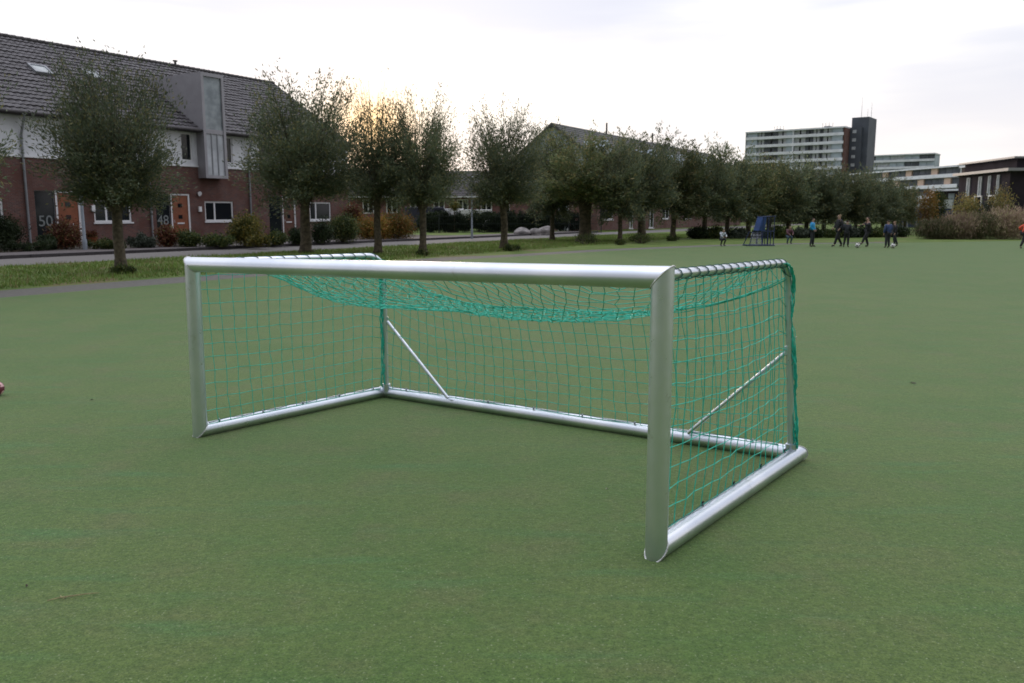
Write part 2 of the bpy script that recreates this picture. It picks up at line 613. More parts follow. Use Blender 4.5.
def place_tree(var, loc, rz, scx, scz, label, group='pollard willows along the verge', name='willow_tree'):
    e = empty(name, loc, rz, label, 'tree', group)
    t = bpy.data.objects.new('trunk', var[0])
    c = bpy.data.objects.new('crown', var[1])
    for o in (t, c):
        COL.objects.link(o)
        o.parent = e
    e.scale = (scx, scx, scz)
    return e


def tree_px(var, x, yb, ytop, hw, label, **kw):
    p = gnd(x, yb)
    dep = (p - CAMP).dot(_F)
    H = (HOR - ytop) / F_PX * dep + CAM_H
    w = hw / F_PX * dep
    return place_tree(var, p, random.uniform(0, 6.28), w / 1.55, H / 5.75, label, **kw)


tree_px(near[0], -66, 290, 25, 72, 'willow at the left edge, only its outer twigs in the picture')
tree_px(near[0], 121, 272, 62, 62, 'nearest full round willow in front of the house with number 50')
tree_px(near[3], 306, 252.5, 84, 58, 'broad dark willow in front of the end house, right of the zinc dormer')
tree_px(near[1], 378, 253.5, 90, 41, 'thin willow with the low sun shining through its crown')
tree_px(near[2], 423, 254, 98, 40, 'slender willow with a light crown right of the orange hedge')
tree_px(near[2], 504, 249, 108, 42, 'round willow standing just left of the grey boulders')
tree_px(old[0], 585, 241.5, 130, 50, 'old willow with a thick gnarled trunk in front of the gable house')
tree_px(far[0], 620, 242.5, 140, 26, 'thin willow stem just right of the thick gnarled willow')
tree_px(old[1], 641, 241, 135, 34, 'second thick trunked willow, in front of the gable house doors')
tree_px(far[1], 673, 239, 140, 32, 'olive willow right of the two thick trunked willows')
tree_px(far[0], 552, 240.5, 132, 26, 'dark willow behind the left side of the gable house willow')
rest = [(704, 238.5, 148, 30), (727, 238, 152, 29), (748, 237.5, 158, 28), (768, 237, 161, 27), (788, 237, 163, 27), (806, 236.5, 166, 26), (823, 236.5, 168, 25),
        (839, 236, 171, 24), (855, 236, 173, 23), (869, 235.5, 176, 22), (882, 235, 179, 20), (893, 234.5, 182, 17), (904, 234, 186, 14)]
desc = ['willow behind the child in the patterned jacket', 'willow just left of the blue goal rack', 'willow right behind the blue goal rack', 'willow between the blue goal rack and the squatting child',
        'willow behind the squatting child', 'willow behind the child in the bright blue jacket', 'willow between the blue jacket child and the tall dark child', 'willow behind the two children in black',
        'willow between the two children in black and the kicking child', 'willow behind the kicking child', 'willow below the right side of the dark tower', 'willow behind the pair with the second ball', 'last and smallest willow of the row, right of the pair']
for i, ((x, yb, yt, hw), d) in enumerate(zip(rest, desc)):
    tree_px(far[(i * 2 + i // 3) % 3], x, yb, yt - 3, hw * 1.0, d)


def blob_mesh(name, w, d, h, n, L, W, mat, seed=0, flat=False, upright=.4):
    r = np.random.default_rng(seed)
    nc = max(14, int(w * d * h * 40))
    nc = min(nc, 260) if not flat else int(w * h * 30)
    cen = []
    for _ in range(nc):
        a = r.uniform(-1, 1, 3)
        if not flat:
            a /= max(1, np.linalg.norm(a)) / r.uniform(.55, 1) if np.linalg.norm(a) > 1 else 1
        k = r.uniform(.6, 1)
        cen.append([a[0] * w / 2, a[1] * d / 2, h * .5 + a[2] * h * .5 * k])
    cen = np.array(cen)
    idx = r.integers(0, nc, n)
    sg = .16 * min(w, d, h) + .03
    pts = cen[idx] * np.array([.88, .88, .92]) + r.normal(0, sg * .7, (n, 3))
    pts[:, 2] = np.abs(pts[:, 2]) + .02
    dirs = r.normal(0, .7, (n, 3)) + np.array([0, 0, upright])
    tw = MB()
    for k in range(min(14, nc)):
        c = cen[k]
        tw.tube([(c[0] * .2, c[1] * .2, 0), (c[0] * .6, c[1] * .6, c[2] * .55), tuple(c)], [.02, .014, .006], 4, cap=False)
    return leaves_mesh(name, pts, dirs, L, W, mat, tw)


def shrub(x, yb, ytop, hw, mat, label, depth=None, n=None, name='shrub', cat='shrub', L=.10, W=.05, flat=False, z=0.1, group=None, upright=.4):
    p = gnd(x, yb, z)
    dep = (p - CAMP).dot(_F)
    h = (yb - ytop) / F_PX * dep
    w = 2 * hw / F_PX * dep
    d = depth or min(w, 1.6)
    n = n or int(min(9000, 900 + 2600 * w * h))
    me = blob_mesh('foliage', w, d, h, n, L, W, mat, int(x * 7 + yb), flat, upright)
    e = empty(name, p, random.choice((0, .2, -.2)), label, cat, group)
    o = bpy.data.objects.new('foliage', me)
    COL.objects.link(o)
    o.parent = e
    return e


GG = 'shrubs in the front gardens'
shrub(5, 248, 216, 17, 'evergreen', 'rounded dark evergreen shrub at the left edge below the wall', group=GG)
shrub(66, 249, 219, 15, 'red_shrub', 'orange and red autumn shrub in front of the door of number 50', group=GG)
shrub(47, 250, 236, 9, 'evergreen', 'low dark shrub left of the red autumn shrub', group=GG)
shrub(108, 249, 239, 20, 'green_shrub', 'low loose green planting below the window right of number 50', group=GG)
shrub(143, 248, 235, 14, 'grey_green', 'low grey green bush left of the door of number 48', group=GG)
shrub(168, 247, 225, 11, 'red_shrub', 'small dark red shrub in front of the door of number 48', group=GG)
shrub(190, 247, 230, 13, 'green_shrub', 'low green shrub right of the door of number 48', group=GG)
shrub(221, 247, 234, 18, 'green_shrub', 'flat green planting under the white window of number 48', group=GG)
shrub(247, 246, 214, 17, 'yellow_shrub', 'yellow green shrub right of the white window of number 48', group=GG)
shrub(259, 247, 236, 11, 'yellow_shrub', 'small pale yellow plant at the foot of the yellow green shrub', group=GG)
shrub(278, 245, 230, 9, 'green_shrub', 'small green bush left of the broad dark willow trunk', group=GG)
shrub(297, 244, 225, 9, 'evergreen', 'clipped dark ball shrub left of the broad dark willow trunk', group=GG)
shrub(322, 243, 221, 10, 'evergreen', 'clipped dark ball shrub under the window of the end house', group=GG)
shrub(344, 242, 213, 14, 'green_shrub', 'tall green bush at the corner of the end house', group=GG)
shrub(353, 240, 199, 10, 'red_shrub', 'slim red leaved tree behind the autumn hedge', name='small_tree', cat='tree', z=0)
shrub(374, 241, 214, 22, 'autumn', 'left mass of the orange autumn hedge behind the sunlit willow', name='hedge', cat='hedge', z=0)
shrub(398, 240.5, 212, 18, 'autumn', 'yellow orange right end of the autumn hedge', name='hedge', cat='hedge', z=0)
# low clipped hedge at left
p0, p1 = on_plane(-60, 248, 31.9), on_plane(62, 248, 31.9)
w_ = p1[0] - p0[0]
e = empty('low_hedge', sp((p0[0] + p1[0]) / 2, 31.9, .1), ROT, 'low clipped dark hedge along the pavement at the left edge', 'hedge')
o = bpy.data.objects.new('foliage', blob_mesh('foliage', w_, .5, .42, 9000, .06, .035, 'evergreen', 5, True))
COL.objects.link(o)
o.parent = e

# tufts round trunks
for (x, y, hw, h, d) in [(123, 274, 12, 9, 'nearest full round willow'), (423, 256, 7, 6, 'slender light willow'), (511, 251, 13, 6, 'round willow by the boulders'), (586, 244.5, 15, 12, 'thick gnarled willow'), (641, 243.5, 15, 11, 'second thick trunked willow'), (620, 245, 5, 5, 'thin stem beside the gnarled willow'), (673, 241, 8, 5, 'olive willow')]:
    shrub(x, y, y - h, hw, 'green_shrub', 'leafy weeds growing round the foot of the ' + d, n=900, name='weed_tuft', cat='weeds', L=.10, W=.03, z=0, group='weeds at willow trunks', upright=1.2)


# ------------------------------------------------------------------ houses
def wall_holes(mb, x0, x1, z0, z1, holes, y=0.0, depth=.14, mi=0):
    xs = sorted({x0, x1, *[h[0] for h in holes], *[h[1] for h in holes]})
    zs = sorted({z0, z1, *[h[2] for h in holes], *[h[3] for h in holes]})
    for i in range(len(xs) - 1):
        for j in range(len(zs) - 1):
            cx, cz = (xs[i] + xs[i + 1]) / 2, (zs[j] + zs[j + 1]) / 2
            if any(h[0] < cx < h[1] and h[2] < cz < h[3] for h in holes):
                continue
            mb.quad((xs[i], y, zs[j]), (xs[i + 1], y, zs[j]), (xs[i + 1], y, zs[j + 1]), (xs[i], y, zs[j + 1]), mi)
    for a, b2, c2, d2 in holes:
        y2 = y + depth
        mb.quad((a, y, c2), (a, y2, c2), (b2, y2, c2), (b2, y, c2), mi)
        mb.quad((a, y, d2), (b2, y, d2), (b2, y2, d2), (a, y2, d2), mi)
        mb.quad((a, y, c2), (a, y, d2), (a, y2, d2), (a, y2, c2), mi)
        mb.quad((b2, y, c2), (b2, y2, c2), (b2, y2, d2), (b2, y, d2), mi)


def window(parent, x0, x1, z0, z1, split=None, y=0.0, fr=.09, glass='glass', mat='frame_white', sill=True, inset=.05, curtain=False):
    f = MB()
    ya, yb = y + inset, y + inset + .07
    f.box(x0, ya, z0, x1, yb, z0 + fr)
    f.box(x0, ya, z1 - fr, x1, yb, z1)
    f.box(x0, ya, z0 + fr, x0 + fr, yb, z1 - fr)
    f.box(x1 - fr, ya, z0 + fr, x1, yb, z1 - fr)
    if split:
        xm = x0 + (x1 - x0) * split
        f.box(xm - fr / 2, ya, z0 + fr, xm + fr / 2, yb, z1 - fr)
    w = f.build('window', mat, parent)
    gl = MB()
    gl.box(x0 + fr * .6, yb - .03, z0 + fr * .6, x1 - fr * .6, yb - .012, z1 - fr * .6)
    gl.build('pane', glass, w)
    if curtain:
        c_ = MB()
        for k in range(14):
            xa = x0 + fr + (x1 - x0 - 2 * fr) * k / 14
            xb = x0 + fr + (x1 - x0 - 2 * fr) * (k + 1) / 14
            c_.quad((xa, yb - .031 - .004 * (k % 2), z0 + fr), (xb, yb - .031 - .004 * ((k + 1) % 2), z0 + fr), (xb, yb - .031 - .004 * ((k + 1) % 2), z1 - fr), (xa, yb - .031 - .004 * (k % 2), z1 - fr))
    if sill:
        s = MB()
        s.box(x0 - .06, y - .05, z0 - .07, x1 + .06, y + .05, z0 - .003)
        s.build('sill', mat, w)
    return w


def digit_mesh(ch, x, z, h, y):
    cu = bpy.data.curves.new('t', 'FONT')
    cu.body = ch
    cu.size = h * 1.4
    cu.extrude = .004
    cu.align_x = 'CENTER'
    o = bpy.data.objects.new('t', cu)
    COL.objects.link(o)
    dg = bpy.context.evaluated_depsgraph_get()
    me = bpy.data.meshes.new_from_object(o.evaluated_get(dg))
    bpy.data.objects.remove(o)
    M_ = Matrix.Translation((x, y, z)) @ Matrix.Rotation(PI / 2, 4, 'X')
    me.transform(M_)
    me.materials.clear()
    me.materials.append(MATS['numeral'])
    return me


EZ, RZ, RP = 5.95, 10.38, 6.5     # eave, ridge height, ridge offset behind facade
PF = 38.0


def roof_courses(mb, x0, x1, y_e, z_e, y_r, z_r, wave=True, course=.36, tile=.30):
    n = int(math.hypot(y_r - y_e, z_r - z_e) / course)
    dy, dz = (y_r - y_e) / n, (z_r - z_e) / n
    L = math.hypot(dy, dz)
    ny, nz = -dz / L, abs(dy) / L
    if y_r < y_e:
        ny = dz / L
    xs = np.arange(x0, x1 + .001, tile / 4) if wave else np.array([x0, x1])
    if xs[-1] < x1:
        xs = np.append(xs, x1)
    for k in range(n):
        vs = []
        for x in xs:
            wv = (.022 * math.sin(2 * PI * x / tile) + .01 * math.sin(x * 3.1 + k * 2.2)) if wave else 0
            lo = .055 + wv
            hi = .01 + wv
            vs.append((x, y_e + dy * k + ny * lo, z_e + dz * k + nz * lo))
            vs.append((x, y_e + dy * (k + 1) + ny * hi, z_e + dz * (k + 1) + nz * hi))
            vs.append((x, y_e + dy * k + ny * (-.01), z_e + dz * k + nz * (-.01)))
        fs = []
        for i in range(len(xs) - 1):
            a = 3 * i
            fs.append((a, a + 3, a + 4, a + 1))
            fs.append((a + 2, a + 5, a + 3, a))
        mb.add(vs, fs)
    # solid underlay
    mb.quad((x0, y_e, z_e - .02), (x1, y_e, z_e - .02), (x1, y_r, z_r - .02), (x0, y_r, z_r - .02))


def house(s0, s1, label, door=None, side=None, win=None, num=None, doormat='door_orange', upper=(), skylights=(), pipe=True, end=False):
    e = empty('terraced_house', sp(s0, PF), ROT, label, 'house', 'brick terraced houses')
    W = s1 - s0
    holes = []
    for h in (door, side, win):
        if h:
            holes.append((h[0] - s0, h[1] - s0, h[2], h[3]))
    w = MB()
    wall_holes(w, 0, W, 0, 4.02, holes)
    D = RP * 2
    w.quad((0, 0, 0), (0, 0, EZ), (0, D, EZ), (0, D, 0))
    w.quad((W, 0, 0), (W, D, 0), (W, D, EZ), (W, 0, EZ))
    w.quad((0, D, 0), (0, D, EZ), (W, D, EZ), (W, D, 0))
    w.add([(0, 0, EZ), (0, RP, RZ - .05), (0, D, EZ)], [(0, 1, 2)])
    w.add([(W, 0, EZ), (W, D, EZ), (W, RP, RZ - .05)], [(0, 1, 2)])
    w.build('wall', 'brick', e)
    u = MB()
    uh = [(a - s0, b2 - s0, 4.3, 5.75) for a, b2 in upper]
    wall_holes(u, 0, W, 4.06, EZ, uh, y=.004, depth=.12)
    u.build('upper_wall', 'render_white', e)
    for a, b2, c2, d2 in uh:
        window(e, a, b2, c2, d2, None, 0.0, sill=False, fr=.07)
    sl = MB()
    sl.box(0, -.06, 4.0, W - .002, .05, 4.08)
    sl.build('string_course', 'frame_white', e)
    rf = MB()
    roof_courses(rf, 0, W, -.45, EZ - .05, RP, RZ)
    rf.quad((0, D + .4, EZ - .05), (0, RP, RZ - .02), (W, RP, RZ - .02), (W, D + .4, EZ - .05))
    ro = rf.build('roof', 'roof_tile', e)
    rc = MB()
    k = 0.0
    while k < W - .05:
        rc.tube([(k, RP, RZ + .03), (min(k + .40, W), RP, RZ + .045)], [.10, .115], 8)
        k += .38
    rc.build('ridge_tiles', 'roof_dark', ro, True)
    gt = MB()
    gt.tube([(0, -.5, EZ - .05), (W, -.5, EZ - .05)], .075, 8)
    gt.box(0, -.44, EZ - .14, W, -.02, EZ - .10)
    gt.build('gutter', 'roof_dark', e)
    if pipe:
        dp = MB()
        dp.tube([(.04, -.48, EZ - .1), (.04, -.42, EZ - .3), (.04, -.1, EZ - .95), (.04, -.08, EZ - 1.3), (.04, -.08, .2)], .055, 8)
        dp.build('downpipe', 'gutter', e, True)
    if win:
        window(e, win[0] - s0, win[1] - s0, win[2], win[3], win[4], 0.0)
    if side:
        a, b2, c2, d2 = side[0] - s0, side[1] - s0, side[2], side[3]
        wd = window(e, a, b2, c2, d2, None, sill=False, fr=.03, mat='gutter')
        wd['label'] = 'narrow dark side light beside the door'
        if num:
            o = bpy.data.objects.new('house_number', digit_mesh(num, (a + b2) / 2, .95, .50, .072))
            COL.objects.link(o)
            o.parent = e
    if door:
        a, b2, c2, d2 = door[0] - s0, door[1] - s0, door[2], door[3]
        f = MB()
        f.box(a, .02, c2, a + .1, .12, d2)
        f.box(b2 - .1, .02, c2, b2, .12, d2)
        f.box(a + .1, .02, d2 - .08, b2 - .1, .12, d2)
        f.build('door_frame', 'frame_white', e)
        f = MB()
        f.box(a + .1, .06, c2, b2 - .1, .11, d2 - .08)
        dr = f.build('door', doormat, e)
        xc = (a + b2) / 2
        for zz in (1.35, 1.95):
            pn = MB()
            pn.box(xc - .12, .045, zz - .1, xc + .12, .058, zz + .1)
            pn.build('pane', 'glass', dr)
        hd = MB()
        hd.box(xc - .22, .035, .98, xc + .22, .062, 1.05)
        hd.tube([(a + .2, .03, 1.05), (a + .2, .03, 1.2)], .012, 6)
        hd.build('letter_box', 'frame_white', dr)
        lp = MB()
        lp.tube([(b2 + .55, -.01, 2.62), (b2 + .55, -.16, 2.58)], [.05, .13], 10)
        lp.build('wall_lamp', 'frame_white', e, True)
        bx = MB()
        bx.box(b2 + .5, -.1, 1.62, b2 + .68, -.003, 1.9)
        bx.build('mailbox', 'frame_white', e, bevel=.01)
    for sx, t, wv, hv in skylights:
        # t is the share of the way up the slope
        x = sx - s0
        y, z = -.45 + (RP + .45) * t, EZ + (RZ - EZ) * t
        sl_ = math.atan2(RZ - EZ, RP + .45)
        cy, sy = math.cos(sl_), math.sin(sl_)
        ny, nz = -sy, cy
        sk = MB()

        def P(u_, v_, h_):
            return (x + u_, y + cy * v_ + ny * h_, z + sy * v_ + nz * h_)
        for (u0, u1, v0, v1) in ((-wv, wv, -hv, -hv + .09), (-wv, wv, hv - .09, hv), (-wv, -wv + .09, -hv + .09, hv - .09), (wv - .09, wv, -hv + .09, hv - .09)):
            vs = [P(a_, b_, h_) for h_ in (0, .14) for a_, b_ in ((u0, v0), (u1, v0), (u1, v1), (u0, v1))]
            sk.add(vs, [(0, 3, 2, 1), (4, 5, 6, 7), (0, 1, 5, 4), (1, 2, 6, 5), (2, 3, 7, 6), (3, 0, 4, 7)])
        so = sk.build('skylight', 'gutter', ro)
        g_ = MB()
        g_.quad(P(-wv + .09, -hv + .09, .11), P(wv - .09, -hv + .09, .11), P(wv - .09, hv - .09, .11), P(-wv + .09, hv - .09, .11))
        g_.build('pane', 'glass_pale', so)
    return e, ro


z1_, z2_ = .12, 2.56
house(14.6, 20.92, 'leftmost brick terraced house, only its right wall and a window edge in view', None, None, (18.0, 19.95, 1.1, 2.2, .35), upper=((15.4, 17.2), (17.9, 19.6)), pipe=True)
house(20.92, 27.18, 'brick terraced house with large number 50 beside its orange door', (22.3, 23.5, z1_, z2_), (21.35, 22.28, z1_, z2_), (24.15, 26.15, 1.1, 2.2, .33), '50',
      upper=((23.0, 24.2), (24.9, 26.2)), skylights=((24.1, .56, .45, .42), (27.0, .60, .4, .42)))
h3, r3 = house(27.18, 33.71, 'brick terraced house number 48 with tall grey dormer bay', (28.45, 29.65, z1_, z2_), (27.55, 28.43, z1_, z2_), (30.6, 32.55, 1.1, 2.2, .35), '48', upper=((29.3, 30.0), (32.1, 32.7)))
house(33.71, 42.16, 'last brick terraced house of the row with dark brown door and roof edge', (36.25, 37.35, z1_, z2_), (35.2, 36.22, z1_, z2_), (38.55, 40.45, 1.1, 2.25, .3), None, 'door_brown', upper=((34.6, 35.8), (38.3, 39.8)), end=True)
# dormer bay on number 48
d0, d1 = 30.30 - 27.18, 31.78 - 27.18
DT = on_plane(213, 75, PF - .3)[1]
db = MB()
yf = -.62
yb_ = (DT - EZ) / (RZ - EZ) * (RP + .45) - .45 + .2
fr = .16
db.box(d0, yf, 3.42, d1, .02, 3.58)
db.box(d0, yf, DT - .18, d1, yb_, DT)
db.box(d0, yf, 3.58, d0 + fr, yb_ * .25, DT - .18)
db.box(d1 - fr, yf, 3.58, d1, yb_ * .25, DT - .18)
for xx in (d0 + .002, d1 - .002 - .1):
    db.add([(xx, 0, EZ - .1), (xx, yb_, DT - .1), (xx, 0, DT - .1), (xx + .1, 0, EZ - .1), (xx + .1, yb_, DT - .1), (xx + .1, 0, DT - .1)], [(0, 1, 2), (3, 5, 4), (0, 3, 4, 1), (1, 4, 5, 2), (2, 5, 3, 0)])
db.box(d0 + fr, yf + .04, EZ - .18, d1 - fr, yf + .2, EZ + .05)
dm = db.build('dormer', 'zinc', h3)
dm['label'] = 'tall grey metal dormer bay cutting through the eave'
for (za, zb, gm) in ((3.58, EZ - .18, 'curtain'), (EZ + .05, DT - .18, 'glass_pale')):
    gg = MB()
    gg.box(d0 + fr, yf + .09, za, d1 - fr, yf + .11, zb)
    pn_ = gg.build('pane', gm, dm)
    if gm == 'curtain':
        vv = MB()
        for q in (.33, .66):
            xx = d0 + fr + (d1 - d0 - 2 * fr) * q
            vv.box(xx - .03, yf + .05, za, xx + .03, yf + .088, zb)
        vv.build('window_bar', 'gutter', dm)
# roof vent
vt = MB()
vx = on_plane(176, 58, 44.4)[0] - 27.18
vt.tube([(vx, RP, RZ), (vx, RP, RZ + .3)], .07, 8)
vt.tube([(vx, RP, RZ + .3), (vx, RP, RZ + .36)], .14, 8)
vt.build('roof_vent', 'roof_dark', r3, True)

# toy / flower pot with orange-red by number 50
p = gnd(93, 243.5, .1)
e = empty('flower_pot', p, 0, 'orange red flower pot beside the pale lamp post', 'flower pot')
pt = MB()
pt.tube([(0, 0, 0), (0, 0, .3)], [.16, .24], 12)
pt.build('pot', 'door_orange', e, True)
o = bpy.data.objects.new('flowers', blob_mesh('flowers', .5, .4, .3, 700, .08, .07, 'red_shrub', 3))
COL.objects.link(o)
o.parent = e
o.location = (0, 0, .26)

# second row (gable house) -------------------------------------------------
SB, PB, RB_ = 67.0, 31.5, 4.5
RZB, EZB = 9.5, 6.0
LB = 45.0
eb = empty('gable_house', sp(SB, PB), ROT, 'long pitched roof house block with pale upper gable and brick ground floor', 'house')
w = MB()
hb = [(.6, 3.4, 1.0, 2.3), (7.2, 8.2, .1, 2.4), (12.2, 13.6, .1, 2.4), (16, 18, 1.0, 2.3), (23, 25, 1.0, 2.3)]
wall_holes(w, 0, LB, 0, 3.6, hb)
w.quad((LB, 0, 0), (LB, 2 * RB_, 0), (LB, 2 * RB_, EZB), (LB, 0, EZB))
w.quad((0, 2 * RB_, 0), (0, 2 * RB_, EZB), (LB, 2 * RB_, EZB), (LB, 2 * RB_, 0))
# gable lower brick with door opening, in the plane x=0
for (ya, yb2, za, zb) in ((0, 2.8, 0, 3.6), (2.8, 3.9, 2.4, 3.6), (3.9, 9, 0, 3.6)):
    w.quad((0, ya, za), (0, ya, zb), (0, yb2, zb), (0, yb2, za))
w.build('wall', 'brick', eb)
u = MB()
wall_holes(u, 0, LB, 3.6, EZB, [(1.5, 2.6, 4.1, 5.4), (5, 6.5, 4.1, 5.4), (12, 14, 4.1, 5.4), (20, 22, 4.1, 5.4)], y=.002)
u.quad((0, 0, 3.6), (0, 0, EZB), (0, 9, EZB), (0, 9, 3.6))
u.add([(0, 0, EZB), (0, RB_, RZB), (0, 9, EZB)], [(0, 1, 2)])
u.add([(LB, 0, EZB), (LB, 9, EZB), (LB, RB_, RZB)], [(0, 1, 2)])
u.build('upper_wall', 'cladding_grey', eb)
for a, b2, c2, d2 in hb:
    window(eb, a, b2, c2, d2, .5 if b2 - a > 1.5 else .35, 0)
for a, b2, c2, d2 in [(1.5, 2.6, 4.1, 5.4), (5, 6.5, 4.1, 5.4), (12, 14, 4.1, 5.4), (20, 22, 4.1, 5.4)]:
    window(eb, a, b2, c2, d2, None, 0)
gd = MB()
gd.box(.02, 2.8, 0, .1, 2.95, 2.4)
gd.box(.02, 3.75, 0, .1, 3.9, 2.4)
gd.box(.02, 2.95, 1.15, .1, 3.75, 1.25)
gd.box(.02, 2.95, 2.3, .1, 3.75, 2.4)
gdo = gd.build('gable_door', 'frame_white', eb)
gg = MB()
gg.box(.05, 2.95, 0, .06, 3.75, 2.3)
gg.build('pane', 'glass_pale', gdo)
# attic windows in the gable
for (ya, yb2, za, zb) in ((1.6, 2.9, 4.0, 5.8), (5.2, 6.4, 4.0, 6.6)):
    gw = MB()
    gw.box(-.05, ya, za, -.01, yb2, zb)
    wo = gw.build('window', 'frame_white', eb)
    gp = MB()
    gp.box(-.06, ya + .12, za + .12, -.051, yb2 - .12, zb - .12)
    gp.build('pane', 'glass_pale', wo)
rf = MB()
roof_courses(rf, -.3, LB, -.4, EZB - .1, RB_, RZB + .05, wave=False)
rf.quad((-.3, 9.4, EZB - .1), (-.3, RB_, RZB + .03), (LB, RB_, RZB + .03), (LB, 9.4, EZB - .1))
rf.add([(-.3, -.4, EZB - .1), (-.3, RB_, RZB + .07), (-.3, 9.4, EZB - .1), (-.3, 9.4, EZB - .4), (-.3, RB_, RZB - .22), (-.3, -.4, EZB - .4)], [(0, 1, 4, 5), (1, 2, 3, 4)])
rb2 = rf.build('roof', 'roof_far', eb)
for sx in (11.5, 24):
    ch = MB()
    ch.tube([(sx, RB_, RZB - .1), (sx, RB_, RZB + 1.1)], .09, 8)
    ch.build('chimney', 'roof_dark', rb2)
for sx in (1.0, 13, 22, 30):
    ch = MB()
    ch.add([(sx, -.1, 6.1), (sx + 1.6, -.1, 6.1), (sx + 1.6, -.1, 7.3), (sx + .8, -.1, 8.0), (sx, -.1, 7.3), (sx, 3.2, 6.1), (sx + 1.6, 3.2, 6.1), (sx + 1.6, 3.2, 7.3), (sx + .8, 3.2, 8.0), (sx, 3.2, 7.3)],
           [(0, 1, 2, 3, 4), (0, 4, 9, 5), (1, 6, 7, 2), (4, 3, 8, 9), (3, 2, 7, 8)])
    do = ch.build('roof_dormer', 'cladding_grey', rb2)
    gp = MB()
    gp.box(sx + .3, -.13, 6.3, sx + 1.3, -.105, 7.2)
    gp.build('pane', 'glass_pale', do)

# background low brick row ------------------------------------------------
YC = 92
cl = at(330, 213, YC)
cr = at(556, 213, YC)
ec = empty('distant_house_row', (cl.x, YC, 0), 0, 'low distant brick row house with white windows under a dark roof', 'house')
WC = cr.x - cl.x
zt = at(400, 196.5, YC).z
zr = at(400, 171, YC + 5).z
w = MB()
holes = []
for k in range(9):
    xa = 1.0 + k * (WC - 1.5) / 9
    holes.append((xa, xa + 1.25, 1.55, zt - .3))
wall_holes(w, 0, WC, 0, zt, holes)
w.quad((0, 0, 0), (0, 0, zt), (0, 10, zt), (0, 10, 0))
w.quad((WC, 0, 0), (WC, 10, 0), (WC, 10, zt), (WC, 0, zt))
w.add([(0, 0, zt), (0, 5, zr), (0, 10, zt)], [(0, 1, 2)])
w.add([(WC, 0, zt), (WC, 10, zt), (WC, 5, zr)], [(0, 1, 2)])
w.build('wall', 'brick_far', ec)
for i, h in enumerate(holes):
    window(ec, h[0], h[1], h[2], h[3], .5, 0, fr=.12, sill=False)
rf = MB()
roof_courses(rf, -1, WC + 1, -.5, zt - .05, 5, zr, wave=False)
rf.quad((-1, 10.5, zt), (-1, 5, zr), (WC + 1, 5, zr), (WC + 1, 10.5, zt))
rf.build('roof', 'roof_dark', ec)
fb = MB()
fb.box(-.8, -.6, zt - .12, WC + .8, -.45, zt + .02)
fb.build('fascia', 'frame_white', ec)

# curved roof hall behind the willows
ch0 = at(722, 200, 150)
ch1 = at(818, 200, 150)
zc = at(760, 163.5, 150).z
eh = empty('round_roof_hall', (ch0.x, 150, 0), 0, 'dark hall with a low curved roof behind the willows, below the white flats', 'building')
Wc = ch1.x - ch0.x
mb = MB()
prof = [(Wc * k / 20, zc - 3.6 * ((k / 20 - .35) / .65) ** 2 * (1 if k > 7 else .5)) for k in range(21)]
vs = [(x, 0, z) for x, z in prof] + [(x, 14, z) for x, z in prof]
mb.add(vs, [(k, k + 1, k + 22, k + 21) for k in range(20)])
mb.build('roof', 'roof_dark', eh)
mb = MB()
vs = [(x, .3, z - .05) for x, z in prof] + [(x, .3, 0) for x, z in prof]
mb.add(vs, [(k + 21, k + 22, k + 1, k) for k in range(20)])
mb.quad((Wc, .3, 0), (Wc, 14, 0), (Wc, 14, prof[-1][1]), (Wc, .3, prof[-1][1]))
mb.quad((0, .3, 0), (0, .3, prof[0][1]), (0, 14, prof[0][1]), (0, 14, 0))
mb.build('wall', 'brick_dark', eh)


# ------------------------------------------------------------------ tall flats
K = 1.14
_a, _b = at(745, 160, 298), at(842, 160, 278)
ang = math.atan2(_b.y - _a.y, _b.x - _a.x)
ef = empty('apartment_block', (_a.x, _a.y, 0), ang, 'tall white banded apartment block beside the dark tower', 'building')
LF, DF, HF = math.hypot(_b.x - _a.x, _b.y - _a.y), 10 * K, at(842, 126.5, 278).z
fl = HF / 11.0
nfl = 11
mb = MB()
mb.box(0, .9, 0, LF, DF, HF - .3)
mb.build('wall', 'cladding_grey', ef)
mb = MB()
mb.box(LF + .002, .05, 0, LF + .5, DF, HF)
mb.build('end_wall', 'brick', ef)['label'] = 'reddish brick end wall'
for k in range(3, nfl):
    z = k * fl
    mb = MB()
    mb.box(-.1, -.05, z, LF + .05, .16, z + .95)
    mb.box(-.1, .16, z, LF + .05, .9, z + .2)
    mb.build('balcony_front', 'concrete', ef)
    for j, (a, b2, mm) in enumerate(((.01, .12, 'cladding_grey'), (.13, .19, 'curtain'), (.19, .34, 'recess'), (.34, .43, 'curtain'), (.43, .49, 'cladding_grey'), (.51, .62, 'curtain'), (.62, .70, 'recess'), (.70, .76, 'curtain'), (.76, .80, 'recess'), (.80, .88, 'curtain'), (.89, .99, 'cladding_grey'))):
        mb = MB()
        zz = z + .21
        dpt = .25 if mm == 'cladding_grey' else .8
        mb.box(LF * a, dpt, zz, LF * b2, .895, z + fl - .02)
        wn = mb.build('window' if mm != 'cladding_grey' else 'panel', mm, ef)
        if mm != 'cladding_grey':
            gm = MB()
            gm.box(LF * a + (b2 - a) * LF * .45, dpt - .05, zz, LF * a + (b2 - a) * LF * .6, dpt - .003, z + fl - .3)
            gm.build('pane', 'glass', wn)
mb = MB()
mb.box(-.2, -.2, HF - .3, LF + .5, DF + .2, HF + .15)
mb.box(-.12, -.1, 0, .1, .9, HF - .3)
mb.box(LF * .495, -.02, 0, LF * .505, .9, HF - .3)
mb.build('roof', 'concrete', ef)
